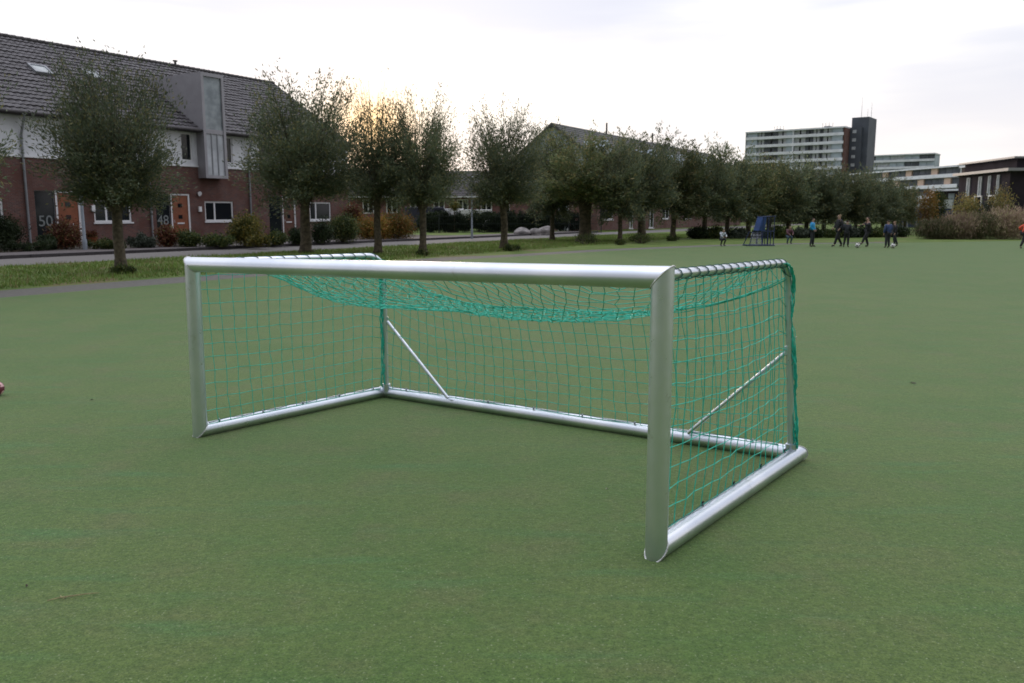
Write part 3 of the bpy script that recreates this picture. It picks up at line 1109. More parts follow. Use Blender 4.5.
for q in (.30, .80):
    mb = MB()
    mb.box(LF * q - 1, 4, HF + .15, LF * q + 1, 6, HF + .9)
    for d_ in (-1.6, -.6, .5, 1.7):
        mb.tube([(LF * q + d_, 4.5, HF + .1), (LF * q + d_, 4.5, HF + 2.0)], .07, 4)
    mb.build('roof_plant', 'gutter', ef)

et = empty('stair_tower', ef.location, ang, 'dark slab tower with antennas right of the white banded block', 'tower')
mb = MB()
HT = at(866, 117, 281).z
mb.box(LF + .55, 6 * K, 0, LF + 5.2 * K, 14.5 * K, HT)
mb.build('wall', 'tower_dark', et)
mb = MB()
mb.box(LF + .6, 4.6 * K, 0, LF + 3.6 * K, 5.99 * K, HT * .9)
mb.build('annex', 'tower_dark', et)
for k in range(5):
    mb = MB()
    z = HT * .88 - k * fl
    mb.box(LF + 1.4, 4.6 * K - .06, z - 1.2, LF + 2.6, 4.6 * K - .003, z - .2)
    mb.build('window', 'curtain', et)
for x_, y_, h_ in ((LF + 3, 7.5 * K, 12.0), (LF + 4.8, 8 * K, 5), (LF + 5.4, 10 * K, 9)):
    mb = MB()
    mb.tube([(x_, y_, HT), (x_, y_, HT + h_ * .55)], [.07, .03], 5)
    mb.build('antenna', 'gutter', et)


def banded(name, L_, R__, zt_l, floors, fh, label, depth=10, colors=('recess', 'curtain'), base='concrete', bandh=.9, start=0):
    """flat block between two ground points L_ and R__, top height zt"""
    v_ = R__ - L_
    a_ = math.atan2(v_.y, v_.x)
    e_ = empty(name, (L_.x, L_.y, 0), a_, label, 'building')
    ln = v_.length
    mb = MB()
    mb.box(0, .8, 0, ln, depth, zt_l - .1)
    mb.build('wall', base, e_)
    for k in range(floors):
        z = zt_l - (k + 1) * fh
        mb = MB()
        mb.box(-.05, -.1, z, ln + .05, .12, z + bandh)
        mb.build('balcony_front', 'concrete', e_)
        n_ = int(ln / 2.6)
        for j in range(n_):
            xa, xb = ln * j / n_ + .08, ln * (j + 1) / n_ - .08
            cm = colors[(j * 7 + k * 3 + j // 2) % len(colors)]
            mb = MB()
            mb.box(xa, .3 if 'clad' in cm else .65, z + .05, xb, .79, z + fh - .12)
            mb.build('window' if 'clad' not in cm else 'panel', cm, e_)
    mb = MB()
    mb.box(-.2, -.25, zt_l - .12, ln + .2, depth + .2, zt_l + .3)
    mb.build('roof', 'concrete', e_)
    return e_


a0 = at(868, 165, 345)
a1 = at(934, 165, 330)
banded('apartment_block', Vector((a0.x, a0.y, 0)), Vector((a1.x, a1.y, 0)), at(934, 153.5, 330).z, 5, 2.75, 'white apartment block seen behind and right of the dark tower', colors=('recess', 'cladding_grey', 'curtain', 'cladding_grey'), base='cladding_grey')
zq = at(957, 166, 220).z
b0 = at(850, 180, 268)
b1 = at(957, 180, 220)
banded('gallery_flats', Vector((b0.x, b0.y, 0)), Vector((b1.x, b1.y, 0)), zq, 4, 2.75, 'low white gallery flats with peach panels left of the dark modern building',
       colors=('recess', 'recess', 'curtain', 'cladding_peach', 'tower_dark', 'cladding_peach'), base='concrete', bandh=.95)
# brown annex under its right end
q0 = at(934, 200, 140)
q1 = at(960, 200, 136)
v_ = Vector((q1.x - q0.x, q1.y - q0.y, 0))
ea = empty('brown_annex', (q0.x, q0.y, 0), math.atan2(v_.y, v_.x), 'small brown block with pale roof edge below the gallery flats', 'building')
za = at(950, 191, 138).z
mb = MB()
mb.box(0, 0, 0, v_.length, 9, za)
mb.build('wall', 'modern_dark', ea)
mb = MB()
mb.box(-.4, -.5, za + .002, v_.length + .3, 9.2, za + .3)
mb.build('roof', 'concrete', ea)
mb = MB()
mb.box(v_.length * .55, -.05, 1.4, v_.length * .78, -.003, za - .4)
mb.build('window', 'glass_pale', ea)
mb = MB()
mb.box(v_.length * .12, -.05, 1.6, v_.length * .3, -.003, za - .5)
mb.build('window', 'glass', ea)
# raised front frame on gallery flats end handled by roof; dark modern building
c0 = at(959, 180, 118)
c1 = at(1010, 180, 104)
v_ = Vector((c1.x - c0.x, c1.y - c0.y, 0))
em = empty('modern_building', (c0.x, c0.y, 0), math.atan2(v_.y, v_.x), 'dark modern building with tall narrow windows at the right edge', 'building')
ln = v_.length
zm = at(1010, 171, 104).z
mb = MB()
mb.box(0, 0, 0, ln, 34, zm)
mb.build('wall', 'modern_dark', em)
mb = MB()
mb.box(-.5, -.7, zm + .002, ln + .8, 34.5, zm + .35)
ro_ = mb.build('roof', 'zinc', em)
mb = MB()
mb.box(-.3, .8, zm + .352, ln - .3, 33, zm + 1.55)
mb.build('setback_storey', 'modern_dark', em)
mb = MB()
mb.box(-.9, .2, zm + 1.56, ln + .2, 33.5, zm + 1.78)
mb.build('upper_roof', 'zinc', em)
mb = MB()
mb.box(ln * .55, 6, zm + 1.79, ln * .75, 8, zm + 2.6)
mb.build('roof_plant', 'concrete', em)
for q, wq in ((.22, .07), (.46, .065), (.64, .05), (.80, .045)):
    x_ = ln * q
    mb = MB()
    mb.box(x_ - ln * wq / 2, -.12, zm - 2.9, x_ + ln * wq / 2, -.003, zm - .35)
    wo = mb.build('window', 'curtain', em)
    mb = MB()
    mb.box(x_ - ln * wq * .15, -.14, zm - 2.8, x_ + ln * wq * .2, -.123, zm - .45)
    mb.build('pane', 'glass_pale', wo)
for q in (.45, .72):
    x_ = ln * q
    mb = MB()
    for bx_ in ((x_ - 1.0, 1.9, x_ - .85, 3.9), (x_ + .85, 1.9, x_ + 1.0, 3.9), (x_ - .85, 1.9, x_ + .85, 2.05), (x_ - .85, 3.75, x_ + .85, 3.9)):
        mb.box(bx_[0], -.15, bx_[1], bx_[2], -.003, bx_[3])
    wo = mb.build('window', 'frame_white', em)
    mb = MB()
    mb.box(x_ - .85, -.08, 2.05, x_ + .85, -.06, 3.75)
    mb.build('pane', 'glass', wo)
for k in range(5):
    mb = MB()
    y_ = 2 + k * 5
    mb.box(ln + .003, y_, 1.2, ln + .12, y_ + 3.0, zm - .8)
    mb.build('side_window', 'tower_dark', em)
# darker brick volume at right edge
rbm = at(1010, 180, 146)
er = empty('brick_building', (rbm.x, rbm.y - 18, 0), 0.0, 'reddish brown brick block behind the dark modern building at the right edge', 'building')
mb = MB()
zt2 = at(1015, 160.5, 140).z
mb.box(0, 18, 0, 40, 34, zt2)
mb.build('wall', 'brick_dark', er)
mb = MB()
mb.box(-.3, 17.6, zt2 + .002, 40.3, 34.4, zt2 + .35)
mb.build('roof', 'concrete', er)

# ------------------------------------------------------------------ right side planting
BR = 'brush and bushes at the far end of the pitch'
for (x, yb, yt, hw, mt, lb) in [
        (936, 239, 218, 24, 'brush_green', 'green brown bush at the left end of the brush hedge'),
        (958, 239, 213, 20, 'brown_brush', 'brown brush below the yellow saplings'),
        (981, 239, 212, 20, 'brush_green', 'greenish part of the brush between the brown masses'),
        (1003, 239, 207, 20, 'brown_brush', 'reddish brown brush behind the orange jacket child'),
        (1028, 239, 208, 20, 'brown_brush', 'reddish brown brush cut by the right edge'),
        (1055, 238, 210, 20, 'brown_brush', 'brown brush outside the right edge')]:
    shrub(x, yb, yt, hw, mt, lb, depth=2.4, n=8500, L=.24, W=.032, name='brush', cat='bush', flat=False, z=0, group=BR, upright=1.7)
for (x, yb, yt, hw, mt, lb) in [
        (964, 236, 187, 14, 'sapling', 'yellow sapling in front of the tall narrow windows, left one'),
        (997, 236, 180, 15, 'sapling', 'taller yellow sapling at the right corner of the modern building'),
        (981, 236, 196, 9, 'grey_green', 'thin grey green sapling between the two yellow ones'),
        (926, 235, 181, 9, 'autumn_tree', 'orange leaved tree below the peach panels'),
        (936, 234, 180, 8, 'green_shrub', 'olive tree right of the orange leaved tree')]:
    shrub(x, yb, yt, hw, mt, lb, n=2600, L=.16, W=.06, name='small_tree', cat='tree', z=0, upright=1.0)
for i, x in enumerate((697, 714, 737, 760, 779, 798, 815, 832, 848, 862, 876, 888, 899)):
    shrub(x, 238.8 - i * .15, 226 + (i * 5 % 4), 11, ('evergreen', 'green_shrub', 'grey_green')[i % 3], 'dark undergrowth between the willows, ' + ('left of the patterned jacket child', 'behind the patterned jacket child', 'left of the blue rack', 'behind the blue rack', 'left of the squatting child', 'right of the squatting child', 'behind the bright blue jacket', 'behind the tallest dark child', 'right of the two children in black', 'behind the kicking child', 'right of the kicking child', 'behind the dark blue jacket', 'at the right end of the willow row')[i],
          n=2200, L=.16, W=.06, name='undergrowth', cat='bush', z=0, group='undergrowth below the willow row', upright=.8)
# dark fence behind
fp0, fp1 = gnd(898, 229), gnd(934, 229.5)
mb = MB()
v_ = fp1 - fp0
ln = v_.length
fe = empty('mesh_fence', fp0, math.atan2(v_.y, v_.x), 'dark mesh fence between the last willow and the brush', 'fence')
for k in range(int(ln / .12)):
    mb.box(k * .12, -.01, .1, k * .12 + .02, .01, 2.0)
for z in (.1, 1.0, 1.95):
    mb.box(0, -.02, z, ln, -.011, z + .05)
mb.build('mesh_panel', 'fence_dark', fe)
mb = MB()
for k in range(5):
    mb.box(ln * k / 4 - .04, .012, 0, ln * k / 4 + .04, .09, 2.1)
mb.build('fence_posts', 'gutter', fe)
bx0 = at(929, 220, 95)
eg = empty('garden_shed', (bx0.x - 2.4, 95, 0), 0, 'dark shed with pale top band behind the mesh fence', 'shed')
mb = MB()
mb.box(0, 0, 0, 5, 3, 2.1)
mb.build('wall', 'blue_steel', eg)
mb = MB()
mb.box(.1, -.05, 2.11, 4.9, 3, 3.1)
mb.build('upper_wall', 'curtain', eg)

# background trees beyond the gable house and behind willows
for i, (x, d, yt, hw) in enumerate([(705, 118, 158, 34), (735, 125, 160, 30), (770, 130, 172, 30), (800, 132, 176, 28), (832, 135, 178, 28), (862, 138, 182, 26), (888, 140, 188, 22)]):
    p = at(x, 214, d)
    H = (HOR - yt) / F_PX * d + CAM_H
    place_tree(far[i % 3], (p.x, p.y, -.6), i, hw / F_PX * d / 1.65, H / 5.9, 'bushy tree filling the gap behind the willow row, %s' % ('beyond the gable house', 'left of the white flats', 'below the left of the white flats', 'below the curved roof hall', 'below the right of the white flats', 'below the dark tower', 'below the gallery flats')[i],
               group='trees behind the willow row', name='background_tree')

# dark hedge + mesh fence in the middle
hp0, hp1 = gnd(408, 232.5), gnd(600, 232.5)
v_ = hp1 - hp0
e = empty('tall_hedge', (hp0 + hp1) / 2, math.atan2(v_.y, v_.x), 'tall dark clipped hedge behind the lawn and the lamp post', 'hedge')
o = bpy.data.objects.new('foliage', blob_mesh('foliage', v_.length, .9, 1.78, 60000, .13, .08, 'evergreen', 8, True))
COL.objects.link(o)
o.parent = e
fe = empty('garden_fence', hp0 + Vector((0, -.9, 0)), math.atan2(v_.y, v_.x), 'dark green mesh fence in front of the tall hedge', 'fence')
mb = MB()
ln = v_.length
for k in range(int(ln / .15)):
    mb.box(k * .15, -.008, .05, k * .15 + .016, .008, 1.35)
for z in (.05, .7, 1.32):
    mb.box(0, -.02, z, ln, -.009, z + .03)
mb.build('mesh_panel', 'fence_dark', fe)
for k in range(7):
    mb = MB()
    mb.box(ln * k / 6 - .035, .01, 0, ln * k / 6 + .035, .08, 1.4)
    mb.build('post', 'fence_dark', fe)
# topiary ball tree and stake
p = gnd(454.5, 232.6)
e = empty('ball_tree', p, 0, 'small yellow green ball tree on a thin stem before the hedge', 'tree')
mb = MB()
mb.tube([(0, 0, 0), (.01, 0, 1.6), (0, 0, 2.2)], [.05, .04, .03], 6)
mb.build('trunk', 'bark', e, True)
o = bpy.data.objects.new('crown', blob_mesh('crown', .95, .95, .85, 1300, .1, .06, 'yellow_shrub', 9))
COL.objects.link(o)
o.parent = e
o.location = (0, 0, 1.75)
p = gnd(526, 231.8)
mb = MB()
mb.tube([(p.x, p.y, 0), (p.x, p.y, 1.3)], .06, 6)
tag(mb.build('wooden_post', 'bark'), 'short thin wooden post standing just behind the grey boulders', 'post')


# boulders
def boulder(x, yb, w, h, seed, label):
    p = gnd(x, yb)
    r = np.random.default_rng(seed)
    import bmesh
    bm = bmesh.new()
    bmesh.ops.create_icosphere(bm, subdivisions=3, radius=1)
    ph = r.uniform(0, 6, 6)
    for v in bm.verts:
        k = 1 + .16 * math.sin(3 * v.co.x + ph[0]) + .12 * math.sin(4 * v.co.y + ph[1]) + .1 * math.sin(5 * v.co.z + ph[2]) + r.normal(0, .02)
        v.co = Vector((v.co.x * k * w / 2, v.co.y * k * w * .4, (max(v.co.z, -.35) * k + .35) * h / 1.35))
    me = bpy.data.meshes.new('boulder')
    bm.to_mesh(me)
    bm.free()
    me.materials.append(MATS['rock'])
    o = bpy.data.objects.new('boulder', me)
    COL.objects.link(o)
    o.location = p
    tag(o, label, 'rock', 'grey boulders on the lawn')


boulder(524, 235.5, 1.3, .58, 1, 'leftmost grey boulder of the group on the lawn')
boulder(535, 235.5, 1.0, .45, 2, 'low middle grey boulder between two larger ones')
boulder(545, 235.2, 1.3, .58, 3, 'rightmost grey boulder of the group on the lawn')


def lamp(x, yb, H, label, rr=.05):
    p = gnd(x, yb, .0)
    e = empty('street_lamp', p, 0, label, 'street lamp', 'street lamps')
    mb = MB()
    mb.tube([(0, 0, 0), (0, 0, .5), (0, 0, .55), (0, 0, H)], [rr * 1.5, rr * 1.4, rr, rr * .75], 10)
    mb.build('pole', 'steel_grey', e, True)
    mb = MB()
    mb.tube([(0, 0, H + .002), (0, 0, H + .1), (0, 0, H + .14)], [.10, .28, .05], 12)
    mb.build('lamp_head', 'steel_grey', e, True)


lamp(85.5, 252.5, 3.9, 'pale grey street lamp on the pavement half hidden by the nearest willow', .06)
lamp(472, 238.8, 3.6, 'bluish grey street lamp at the kerb left of the round willow')


# parked vehicles behind the hedge
def van(x, Y, L_, H_, mat, label, name='parked_van', cat='van', low=False):
    p = at(x, 214, Y)
    e = empty(name, (p.x, p.y, 0), .05, label, cat, 'vehicles parked behind the hedge')
    if low:
        prof = [(-.5, .35), (-.5, .62), (-.46, .68), (-.3, .72), (-.18, 1.0), (.2, 1.0), (.38, .7), (.5, .62), (.5, .35)]
    else:
        prof = [(-.5, .2), (-.5, .97), (-.48, 1.0), (.28, 1.0), (.40, .62), (.49, .54), (.5, .2)]
    vs = []
    for yy, k in ((-.85, 1), (.85, 1)):
        for a_, b_ in prof:
            vs.append((a_ * L_, yy, b_ * H_))
    n_ = len(prof)
    mb = MB()
    mb.add(vs, [tuple(range(n_)), tuple(range(2 * n_ - 1, n_ - 1, -1))] + [(k, k + n_, (k + 1) % n_ + n_, (k + 1) % n_) for k in range(n_)])
    mb.build('body', mat, e, bevel=.04)
    mb = MB()
    if low:
        mb.add([(-.26 * L_, -.86, .72 * H_), (.33 * L_, -.86, .72 * H_), (.19 * L_, -.86, .95 * H_), (-.17 * L_, -.86, .95 * H_)], [(0, 1, 2, 3)])
    else:
        mb.quad((.1 * L_, -.86, .62 * H_), (.37 * L_, -.86, .62 * H_), (.27 * L_, -.86, .9 * H_), (.1 * L_, -.86, .9 * H_))
    mb.build('window', 'glass', e)
    for a_ in (-.32, .32):
        for yy in (-.88, .68):
            mb = MB()
            mb.tube([(a_ * L_, yy, .33), (a_ * L_, yy + .2, .33)], .33, 16)
            mb.build('wheel', 'rubber', e)


van(430, 76, 4.4, 2.12, 'car_dark', 'dark van parked behind the tall hedge')
van(457, 77, 2.4, 1.98, 'car_white', 'white van end right of the dark parked van')
van(480, 76, 3.6, 1.9, 'car_white', 'low white van roof behind the blue grey street lamp')

# ------------------------------------------------------------------ GOAL
goal = empty('football_goal', gnd(500, 430), 0, 'aluminium football goal with green net standing on the artificial turf', 'football goal')
GO = Vector(goal.location)


def gl(p):
    return Vector(p) - GO


RR = .0485


def cvt(x, y, base):
    P = at(x, y, base.y)
    return P


FR = gnd(656.2, 549.0, RR)
FL = gnd(200.3, 430.5, RR)
BRr = gnd(797.0, 454.0, RR)
BLl = gnd(383.5, 391.5, RR)
TR = cvt(662.8, 277.6, FR)
TL = cvt(192.3, 264.4, FL)


def mitre(name, p0, p1, n0, n1, r=RR, mat='aluminium', ns=28, oval=1.0):
    """round bar between two points, its ends cut on planes with normals n0, n1"""
    p0, p1 = gl(p0), gl(p1)
    d = (p1 - p0).normalized()
    up = Vector((0, 0, 1)) if abs(d.z) < .8 else Vector((0, 1, 0))
    s = d.cross(up).normalized()
    u_ = s.cross(d)
    vs = []
    segs = 2
    ends = []
    for (p, nn) in ((p0, n0), (p1, n1)):
        ring = []
        for k in range(ns):
            a_ = 2 * PI * k / ns
            q = p + s * math.cos(a_) * r + u_ * math.sin(a_) * r * oval
            if nn is not None:
                t = (p - q).dot(nn) / d.dot(nn)
                q = q + d * t
            ring.append(q)
        ends.append(ring)
    mb = MB()
    vs = ends[0] + ends[1]
    fs = [(k, (k + 1) % ns, ns + (k + 1) % ns, ns + k) for k in range(ns)] + [tuple(range(ns))[::-1], tuple(range(ns, 2 * ns))]
    mb.add(vs, fs)
    return mb.build(name, mat, goal, True), ends


def bis(a, b2):
    return (a.normalized() + b2.normalized()).normalized()


dFR_up = (TR - FR)
dCross = (TL - TR)
dFL_dn = (FL - TL)
dSideR = (BRr - FR)
dSideL = (BLl - FL)
dRear = (BLl - BRr)
# polyline joints: (BL->FL) (FL->TL) (TL->TR) (TR->FR) (FR->BR) (BR->BL)
nFR = bis(dFR_up * -1, dSideR)
nTR = bis(dFR_up, dCross)
nTL = bis(dCross, dFL_dn)
nFL = bis(dFL_dn, dSideL)
nBR = bis(dSideR, dRear)
nBL = bis(dSideL, dRear * -1)
_, e1 = mitre('post', FR, TR, nFR, nTR)
_, e2 = mitre('crossbar', TR, TL, nTR, nTL)
_, e3 = mitre('post', TL, FL, nTL, nFL)
_, e4 = mitre('ground_bar', FR, BRr, nFR, nBR)
_, e5 = mitre('ground_bar', FL, BLl, nFL, nBL)
_, e6 = mitre('rear_ground_bar', BRr, BLl, nBR, nBL)
for ring in (e1[0], e1[1], e2[1], e3[1], e4[1], e5[1]):
    mb = MB()
    mb.tube([*ring, ring[0]], .0042, 5, cap=False)
    mb.build('weld_seam', 'weld', goal, True)

# upper side tubes and rear uprights
UR0 = gnd(791, 449.5, RR * 1.85)
UL0 = gnd(386.5, 388.0, RR * 1.85)
URT = at(783.5, 261.8, BRr.y - .03)
ULT = at(386.5, 254.8, BLl.y - .02)
URT.x -= 0.0
zR, zL = URT.z, ULT.z


def bend(start, corner, end, rad):
    a_ = (start - corner).normalized()
    b_ = (end - corner).normalized()
    pts = [start]
    for k in range(9):
        t = k / 8
        p = (1 - t) ** 2 * (corner + a_ * rad) + 2 * t * (1 - t) * corner + t ** 2 * (corner + b_ * rad)
        pts.append(p)
    pts.append(end)
    return pts


tubeR0 = TR + Vector((0.035, .03, .012))
tubeL0 = TL + Vector((-0.02, .05, .012))
cR = Vector((UR0.x - .075, UR0.y, zR))
cL = Vector((UL0.x, UL0.y, zL))
hoopR = bend(tubeR0, cR, UR0, .17)
hoopL = bend(tubeL0, cL, UL0, .17)
for hp in (hoopR, hoopL):
    mb = MB()
    mb.tube([gl(p) for p in hp], .0205, 14)
    mb.build('side_hoop', 'aluminium', goal, True)
    # foot plate
    mb = MB()
    q = gl(hp[-1])
    mb.tube([q - Vector((0, 0, .03)), q + Vector((0, 0, .035))], .034, 14)
    mb.build('foot_socket', 'aluminium', goal, True)


def along(pts, t):
    ls = [(pts[i + 1] - pts[i]).length for i in range(len(pts) - 1)]
    tot = sum(ls)
    d = t * tot
    for i, l in enumerate(ls):
        if d <= l or i == len(ls) - 1:
            return pts[i] + (pts[i + 1] - pts[i]) * (d / l)
        d -= l


# braces
bR0 = at(786.5, 352, UR0.y)
bL0 = at(387, 321, UL0.y)


def on_bar(x, y):
    return gnd(x, y, RR * 1.9)


for a_, b_ in ((bR0, on_bar(688, 433)), (bL0, on_bar(448, 398))):
    mb = MB()
    mb.tube([gl(a_), gl(b_)], .0125, 10)
    mb.tube([gl(a_) - Vector((0, 0, .015)), gl(a_) + Vector((0, 0, .035))], .014, 8)
    mb.build('brace', 'aluminium', goal, True)

# ---- net
NT = .0022


def strand(mb, pts, r=NT, mi=0):
    mb.tube(pts, r, 4, mi, cap=False)


def grid_net(name, Pf, nu, nv, jit=.003, r=NT, sub=2, skip_edge=False, mat='net_cord'):
    G = [[gl(Pf(i / nu, j / nv)) + Vector(rng.normal(0, jit, 3)) * (0 if j in (0, nv) or i in (0, nu) else 1) for j in range(nv + 1)] for i in range(nu + 1)]
    mb = MB()
    for i in range(nu + 1):
        strand(mb, G[i], r * 1.0)
    for j in range(nv + 1):
        strand(mb, [G[i][j] for i in range(nu + 1)], r)
    # knots
    for i in range(1, nu):
        for j in range(1, nv):
            c_ = G[i][j]
            k = r * 2.0
            mb.add([c_ + Vector((k, 0, 0)), c_ + Vector((0, k, 0)), c_ - Vector((k, 0, 0)), c_ - Vector((0, k, 0)), c_ + Vector((0, 0, k)), c_ - Vector((0, 0, k))],
                   [(0, 1, 4), (1, 2, 4), (2, 3, 4), (3, 0, 4), (1, 0, 5), (2, 1, 5), (3, 2, 5), (0, 3, 5)])
    return mb.build(name, mat, goal), G


zb = RR * 2 + .004


def low_line(A, B, t, inward):
    p = A.lerp(B, t)
    return Vector((p.x, p.y, zb - .012)) + inward * .03


inR = Vector((-dSideR.y, dSideR.x, 0)).normalized()
inL = Vector((dSideL.y, -dSideL.x, 0)).normalized()
inB = Vector((dRear.y, -dRear.x, 0)).normalized()
if inB.y > 0:
    inB = -inB


def right_side(u, v):
    top = tubeR0.lerp(hoopR[1], min(1, u * 1.0)) if u < .93 else along(hoopR, .405 + (u - .93) * .6)
    # columns run from the hoop to the ground bar; last ones at the upright
    top = tubeR0.lerp(Vector((cR.x - .01, UR0.y, zR - (0 if u < .9 else (u - .9) * .9))), u)
    bot = low_line(FR, BRr, .02 + u * .945, inR)
    p = top.lerp(bot, v)
    b_ = math.sin(PI * u) * math.sin(PI * v)
    p = p - inR * (.035 * b_) + Vector((0, 0, -.03 * math.sin(PI * u) * math.sin(PI * min(1, v * 1.2))))
    p += dSideR.normalized() * (.05 * v * (1 - v) * 4 * (1 - u)) * .5
    return p


def left_side(u, v):
    top = tubeL0.lerp(Vector((UL0.x, UL0.y, zL - (0 if u < .9 else (u - .9) * .9))), u)
    bot = low_line(FL, BLl, .02 + u * .945, inL)
    p = top.lerp(bot, v)
    b_ = math.sin(PI * u) * math.sin(PI * v)
    return p - inL * (.03 * b_) + Vector((0, 0, -.03 * math.sin(PI * u) * math.sin(PI * v)))


def sagf(u):
    return 1 - abs(2 * u - 1) ** 3.2


def rear_top(u):
    p = (cL + Vector((.02, -.02, -.09))).lerp(cR + Vector((-.02, -.02, -.09)), u)
    sg = .215 * sagf(u) + .05 * math.sin(PI * u) + .012 * math.sin(9 * u)
    d = inB * (.10 * math.sin(PI * u))
    return p + Vector((0, 0, -sg)) + d


def top_net(u, v):
    a_ = (TL + Vector((0, .05, -.02))).lerp(TR + Vector((-.02, .05, -.02)), u)
    r_ = rear_top(u)
    w_ = v ** .85
    p = a_.lerp(r_, w_)
    flat = (tubeL0.lerp(cL, w_)).lerp(tubeR0.lerp(cR, w_), u)
    g_ = 1 - abs(2 * u - 1) ** 7
    extra = .13 * g_ * math.sin(PI * v ** .8)
    p.z -= extra
    if u < .5:
        k = 1 - g_
    else:
        k = 1 - g_
    p = p.lerp(Vector((flat.x, flat.y, flat.z)), k * (.9 if v < 1 else 0))
    p += Vector((.045 * math.sin(7 * v + 11 * u), 0, .012 * math.sin(13 * u + 5 * v)))
    return p


def back_net(u, v):
    t_ = rear_top(u)
    bt = Vector((0, 0, 0))
    q = BLl.lerp(BRr, .01 + u * .98)
    bt = Vector((q.x, q.y, zb - .010)) + inB * .025
    p = t_.lerp(bt, v)
    p += Vector((0, 0, -.018 * math.sin(PI * v))) - inB * (.05 * math.sin(PI * v) * math.sin(PI * u))
    p += Vector((.005 * math.sin(23 * u + 4 * v), 0, 0))
    return p


_, GRs = grid_net('side_net', right_side, 18, 12, .003, NT * 1.1)
_, GLs = grid_net('side_net', left_side, 17, 12, .003)
grid_net('back_net', back_net, 36, 10, .003)
# the roof net: slack diamonds, gathered towards the rear
mb = MB()
nu, nv = 84, 26
G = [[gl(top_net(i / nu, j / nv)) + Vector(rng.normal(0, .006, 3)) for j in range(nv + 1)] for i in range(nu + 1)]
for k in range(-nv, nu + 1, 2):
    a_ = [G[k + j][j] for j in range(nv + 1) if 0 <= k + j <= nu]
    if len(a_) > 1:
        strand(mb, a_, .002)
for k in range(0, nu + nv + 1, 2):
    a_ = [G[k - j][j] for j in range(nv + 1) if 0 <= k - j <= nu]
    if len(a_) > 1:
        strand(mb, a_)
for q in range(3):
    strand(mb, [gl(rear_top(i / 40)) + Vector((rng.normal(0, .004), rng.normal(0, .006), -.008 * q + rng.normal(0, .005))) for i in range(41)], NT * 1.3)
mb.build('roof_net', 'net_cord', goal)


# wraps round the upper hoops
def wraps(hp, t0, t1, n_, r=.0235, thick=.0023):
    mb = MB()
    for k in range(n_):
        t = t0 + (t1 - t0) * k / (n_ - 1)
        c_ = gl(along(hp, t))
        c2_ = gl(along(hp, min(1, t + .012)))
        d = (c2_ - c_).normalized() if (c2_ - c_).length > 1e-5 else Vector((0, 0, -1))
        side = d.cross(Vector((0, 0, 1)))
        if side.length < .1:
            side = Vector((1, 0, 0))
        side.normalize()
        up = side.cross(d).normalized()
        pts = []
        for q in range(13):
            a_ = 2 * PI * q / 12
            pts.append(c_ + side * math.cos(a_) * r + up * math.sin(a_) * r + d * (.034 * math.cos(a_) + .008 * q / 12))
        strand(mb, pts, thick)
    # running cord under the tube
    for off in (0,):
        pts = []
        for q in range(60):
            t = t0 + (t1 - t0) * q / 59
            c_ = gl(along(hp, t))
            pts.append(c_ + Vector((rng.normal(0, .0012), rng.normal(0, .0012), -.026 - off - .003 * math.sin(q * 1.3))))
        strand(mb, pts, .0022)
    return mb


wraps(hoopR, .015, .60, 17).build('lacing_cord', 'net_cord_dark', goal)
wraps(hoopL, .015, .60, 16).build('lacing_cord', 'net_cord_dark', goal)
# gathered net hanging along the rear uprights
for hp, sd in ((hoopR, 1), (hoopL, -1)):
    mb = MB()
    for q in range(14):
        ph = rng.uniform(0, 6.28)
        ox, oy = rng.normal(0, .012, 2)
        pts = []
        for k in range(41):
            t = .56 + .435 * k / 40
            c_ = gl(along(hp, t))
            a_ = ph + k * (.35 + .15 * (q % 3))
            pts.append(c_ + Vector((math.cos(a_ * (.3 if q % 3 else 1)) * .013 + sd * .022, math.sin(a_) * .026 + oy * .3, 0)) + Vector(rng.normal(0, .0025, 3)))
        strand(mb, pts, .0030)
    mb.build('net_edge', 'net_cord', goal)


# net hooks along the ground bars, with a bottom cord
def hooks(A, B, inward, n_, hm='steel_grey'):
    for k in range(n_):
        t = .08 + .84 * k / (n_ - 1)
        p = A.lerp(B, t)
        q = gl(Vector((p.x, p.y, RR * 2 - .006)) + inward * .028)
        mb = MB()
        mb.tube([q, q + Vector((0, 0, .014)), q + Vector((0, 0, .02)) - inward * .008], [.006, .0055, .003], 8)
        mb.build('net_hook', hm, goal, True)
    mb = MB()
    strand(mb, [gl(Vector((A.lerp(B, t / 30).x, A.lerp(B, t / 30).y, RR * 2 + .003 - .004 * math.sin(t * 1.3))) + inward * .018) for t in range(1, 30)], .0026)
    mb.build('bottom_cord', 'net_cord_dark', goal)


hooks(FR, BRr, inR, 5, 'black')
hooks(FL, BLl, inL, 5)
hooks(BRr, BLl, inB, 8)
# side strands of the net tied to the front posts
for (A, B, dx) in ((FR, TR, .03), (FL, TL, -.0)):
    mb = MB()
    s_ = Vector((dx + (.025 if dx == 0 else 0), .05, 0))
    strand(mb, [gl(A.lerp(B, t / 24)) + s_ + Vector((.004 * math.sin(t * 2.1), 0, 0)) for t in range(1, 24)], .0028)
    mb.build('post_cord', 'net_cord', goal)


